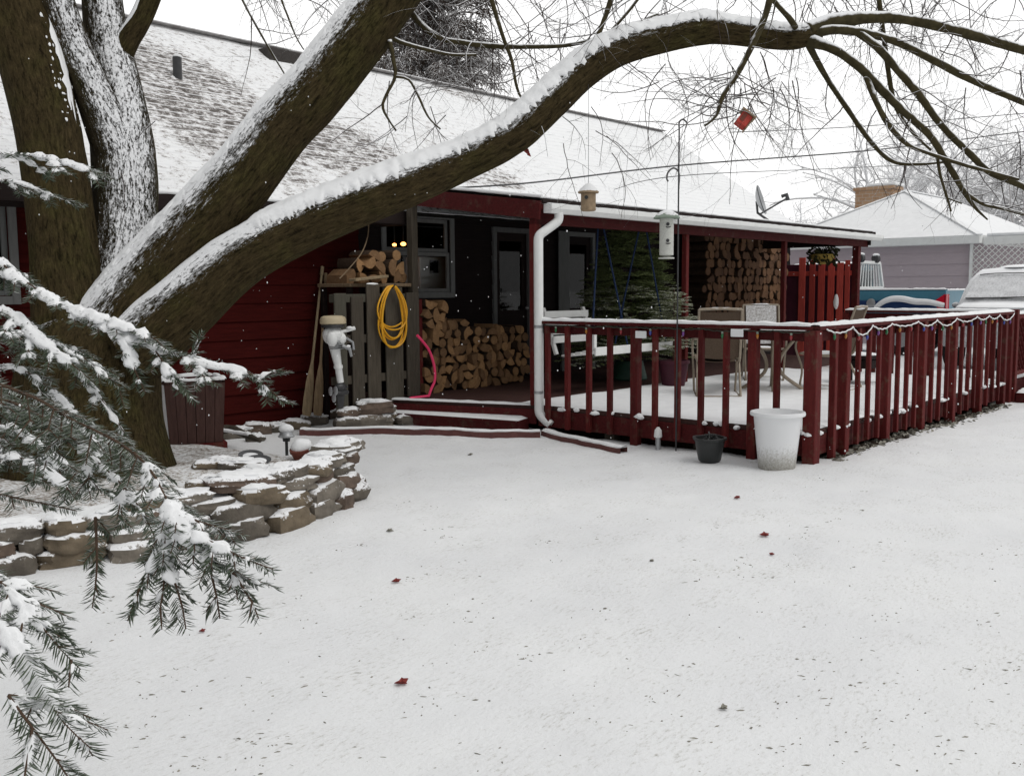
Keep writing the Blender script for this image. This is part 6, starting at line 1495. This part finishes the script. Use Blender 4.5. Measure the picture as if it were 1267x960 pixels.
gt = thing('lattice_gate', (6.4, -3.12, 0), 'dark red openwork gate right of the deck corner by the snowy steps', 'gate')
b = MB(); g0, g1, z0, z1 = 6.12, 7.10, .34, 1.16
for lo, hi in (((g0, -3.15, z0), (g0+.07, -3.11, z1)), ((g1-.07, -3.15, z0), (g1, -3.11, z1)), ((g0+.07, -3.15, z1-.07), (g1-.07, -3.11, z1)), ((g0+.07, -3.15, z0), (g1-.07, -3.11, z0+.07))): b.bbox(lo, hi, .004)
b.build('frame', M['red'], gt, smooth=False)
b = MB()
for k in range(-7, 10):
    for s in (1, -1):
        xa = g0+k*.13; za, zb = z0+.06, z1-.06; xb = xa+s*(zb-za)
        t0, t1 = 0.0, 1.0
        if s > 0: t0 = max(t0, (g0+.05-xa)/(xb-xa)); t1 = min(t1, (g1-.05-xa)/(xb-xa))
        else: t0 = max(t0, (g1-.05-xa)/(xb-xa)); t1 = min(t1, (g0+.05-xa)/(xb-xa))
        if t1-t0 > .05: b.bar((xa+(xb-xa)*t0, -3.13+.009*s, za+(zb-za)*t0), (xa+(xb-xa)*t1, -3.13+.009*s, za+(zb-za)*t1), .008, .05, 0, V((0,1,0)))
b.build('lattice', M['red'], gt, smooth=False)
b = MB(); ridge_snow(b, (g0, -3.13, z1), (g1, -3.13, z1), .06, .03, 2); b.build('snow_cap', M['snow'], gt)
for x0_, x1_ in ((g1, g1+.1), (6.02, 6.115)): b = MB(); b.bbox((x0_, -3.18, -.05), (x1_, -3.08, 1.22)); b.build('post', M['red'], gt, smooth=False)
s2_ = thing('wooden_step', (6.6, -2.7, 0), 'snow-covered wooden step beyond the deck corner at the right edge', 'step')
b = MB(); b.bbox((6.03, -3.05, -.05), (7.3, -2.0, .26), .006); b.bbox((6.03, -3.42, -.05), (7.3, -3.19, .12), .006); b.build('tread', M['redx'], s2_, smooth=False)
b = MB()
def slab_snow(b, x0, x1, y0, y1, z, h, seed, n=14):
    o = len(b.v)
    for j in range(n+1):
        for i in range(n+1):
            e = min(1, min(i, n-i, j, n-j)/1.5); x, y = x0+(x1-x0)*i/n, y0+(y1-y0)*j/n
            b.v.append((x, y, z+e*(h+.3*h*mnoise.noise(V((x*6, y*6, seed))))))
    for j in range(n):
        for i in range(n): a = o+j*(n+1)+i; b.f.append((a, a+1, a+n+2, a+n+1)); b.m.append(0)
slab_snow(b, 6.03, 7.3, -3.05, -2.0, .262, .05, 1); slab_snow(b, 6.03, 7.3, -3.42, -3.19, .122, .05, 3); b.build('step_snow', M['snow'], s2_)

# ------------------------------------------------------------------ trees beyond
def far_tree(px, d, H, crown, lab, seed, mat='far_twig', spread=1.0, name='bare_tree'):
    rg = random.Random(seed); q = at(px, 358, d); q.z = -.1
    t = thing(name, q, lab, 'tree', 'snowy bare trees beyond the garage')
    b = MB(); b.tube([q, q+V((.1, .1, H*.30)), q+V((0, .2, H*.45))], [.30, .24, .17], 8); b.build('trunk', M[mat], t)
    b = MB()
    for k in range(int(22*crown)):
        a = rg.uniform(0, 6.28); p = q+V((0, .1, H*rg.uniform(.18, .44))); e = rg.uniform(.55, 1.5)
        grow(b, p, V((math.cos(a)*spread, math.sin(a)*spread, e)), H*rg.uniform(.34, .55), .085, 3, rg, .0, .20, 9, (25, 60), (4, 6), 4)
    b.build('crown', M[mat], t, angle=180)
    return len(b.f)
tot = 0
for a in ((1000, 60, 9, .7, 'small pale snowy tree left of the garage chimney', 1), (1085, 52, 14, 1.0, 'tall pale snow-covered tree straight behind the garage chimney', 2),
          (1165, 58, 14, 1.0, 'pale snow-covered tree behind the garage roof peak', 3), (1225, 46, 12, 1.0, 'greyer snow-covered tree above the carport at the right edge', 4),
          (1290, 42, 13, 1.0, 'snow-covered tree reaching in from beyond the right edge', 5)): tot += far_tree(*a)
print('far tree faces', tot)
q = at(535, 358, 34); q.z = 0
t = thing('conifer_tree', q, 'dense brownish snow-laden conifer rising behind the house ridge', 'tree'); rg = random.Random(9)
b = MB(); b.tube([q, q+V((0, 0, 9)), q+V((0, 0, 16))], [.35, .25, .06], 8); b.build('trunk', M['log_bark'], t)
b = MB(); c = MB()
for i in range(330):
    h = rg.uniform(.22, 1); z = 16.5*h; R = 4.1*(1-h)**.75*rg.uniform(.7, 1.1)+.3; a = rg.uniform(0, 6.283); d_ = V((math.cos(a), math.sin(a), .15)); P = catmull([q+V((0,0,z)), q+V((0,0,z))+d_*R*.6+V((0,0,.05)), q+V((0,0,z))+d_*R+V((0,0,-.35*R*.4))], .35)
    b.tube(P, [.05*(1-.8*k/len(P))+.006 for k in range(len(P))], 4, cap=False)
    for p in P[max(1, len(P)//4):]:
        for k in range(16):
            dd = (d_*rg.uniform(.1, .9)+V((rg.gauss(0, .6), rg.gauss(0, .6), rg.uniform(-.7, .15)))).normalized(); L = rg.uniform(.18, .5); e = V(p[:3])+V((rg.gauss(0, .1), rg.gauss(0, .1), rg.gauss(0, .1))); s = dd.cross(V((rg.gauss(0, 1), rg.gauss(0, 1), 1))).normalized()
            m_ = e+dd*L*.5+V((0,0,.04)); f_ = e+dd*L+V((0,0,-.10)); w = rg.uniform(.012, .030)
            c.tube([e, m_, f_], [w*.5, w, w*.2], 3, cap=False)
b.build('branches', M['far_twig2'], t, angle=180); c.build('foliage', M['far_twig2'], t, angle=180)

# ------------------------------------------------------------------ flakes in the air
b = MB(); rg = random.Random(77)
for i in range(520):
    d_ = 1.6+9.0*rg.random()**.7; p = at(rg.uniform(-20, 1290), rg.uniform(60, 700), d_); r = rg.uniform(.0018, .0040)*(1 if d_ > 3 else .6)
    b.add([p+V((r,0,0)), p-V((r,0,0)), p+V((0,r,0)), p-V((0,r,0)), p+V((0,0,r*1.3)), p-V((0,0,r*1.3))], [(0,2,4),(2,1,4),(1,3,4),(3,0,4),(2,0,5),(1,2,5),(3,1,5),(0,3,5)])
tag(b.build('falling_snow', M['snow_fluff'], angle=180), 'scattered white snowflakes drifting down in front of the house', 'snow', kind='stuff')
# warm bulbs inside the porch window
for i, (px, py, lab) in enumerate(((488, 303, 'smaller warm bulb glowing behind the porch window, nearer the window edge'), (499, 302, 'brighter warm bulb glowing behind the porch window beside the grey post'))):
    p = on_y(px, py, WY+.35); t = thing('light_bulb', p, lab, 'light bulb', 'glowing bulbs in the window')
    b = MB(); b.blob(p, (.028+.012*i, .03, .02+.006*i), 1, 12, 8, 0); b.build('glass_bulb', M['lamp_orange'], t)
    b = MB(); b.tube([p+V((0, 0, .02)), V((p.x, p.y, 2.622))], .008, 6); b.build('flex', M['dark_metal'], t)
p = on_y(534, 338, WY+.5)  # added solid block in place of a building reflected in the lower sash
t = thing('reflection', (p.x, p.y, 1.5), 'pale cabinet block with a small dark pane, standing in for a building mirrored in the lower porch window', 'reflection')
b = MB(); b.bbox((p.x-.22, p.y, .10), (p.x+.28, p.y+.3, 1.98), .01); b.build('body', M['white'], t, smooth=False)
b = MB(); b.bbox((p.x-.04, p.y-.012, 1.76), (p.x+.12, p.y-.003, 1.94), .003); b.build('pane', M['dark_glass'], t)

# ------------------------------------------------------------------ light: flat snowy overcast
wd = bpy.data.worlds.new('World'); S.world = wd; wd.use_nodes = True; nt = wd.node_tree
bg = nt.nodes['Background']; sky = nt.nodes.new('ShaderNodeTexSky'); sky.sky_type = 'NISHITA'; sky.sun_disc = False
SUN_EL, SUN_AZ = R_(55), math.atan2(.10, -.55)
sky.sun_elevation = SUN_EL; sky.sun_rotation = SUN_AZ; sky.air_density = 1.5; sky.dust_density = 3
hs = nt.nodes.new('ShaderNodeHueSaturation'); hs.inputs['Saturation'].default_value = .12; nt.links.new(sky.outputs['Color'], hs.inputs['Color'])
mx = nt.nodes.new('ShaderNodeMix'); mx.data_type = 'RGBA'; mx.inputs['Factor'].default_value = .85; nt.links.new(hs.outputs['Color'], mx.inputs['A'])
# cloud cover: paler low over the house than behind the viewer
tc = nt.nodes.new('ShaderNodeTexCoord'); dt = nt.nodes.new('ShaderNodeVectorMath'); dt.operation = 'DOT_PRODUCT'; nt.links.new(tc.outputs['Generated'], dt.inputs[0]); dt.inputs[1].default_value = V((CF.x, CF.y, .05)).normalized()
mr = nt.nodes.new('ShaderNodeMapRange'); mr.interpolation_type = 'SMOOTHSTEP'; nt.links.new(dt.outputs['Value'], mr.inputs['Value'])
mr.inputs['From Min'].default_value = .0; mr.inputs['From Max'].default_value = .85; mr.inputs['To Min'].default_value = 6.9; mr.inputs['To Max'].default_value = 15.5
cb = nt.nodes.new('ShaderNodeCombineColor')
for i_ in range(3): nt.links.new(mr.outputs['Result'], cb.inputs[i_])
nt.links.new(cb.outputs[0], mx.inputs['B'])
nt.links.new(mx.outputs['Result'], bg.inputs['Color']); bg.inputs['Strength'].default_value = .085
sd_ = bpy.data.lights.new('sun', 'SUN'); sd_.energy = 1.25; sd_.angle = R_(40); sd_.color = (1, .98, .95); so = bpy.data.objects.new('sun', sd_); COL.objects.link(so)
so.rotation_euler = V((.10, -.55, .80)).to_track_quat('Z', 'Y').to_euler(); so.location = (0, 0, 30)
S.view_settings.view_transform = 'Standard'; S.view_settings.look = 'None'; S.view_settings.exposure = 0; S.view_settings.gamma = 1
S.render.engine = 'CYCLES'
try:
    S.cycles.use_denoising = True; S.cycles.denoiser = 'OPENIMAGEDENOISE'
except Exception: pass
S.cycles.max_bounces = 8; S.cycles.transparent_max_bounces = 16
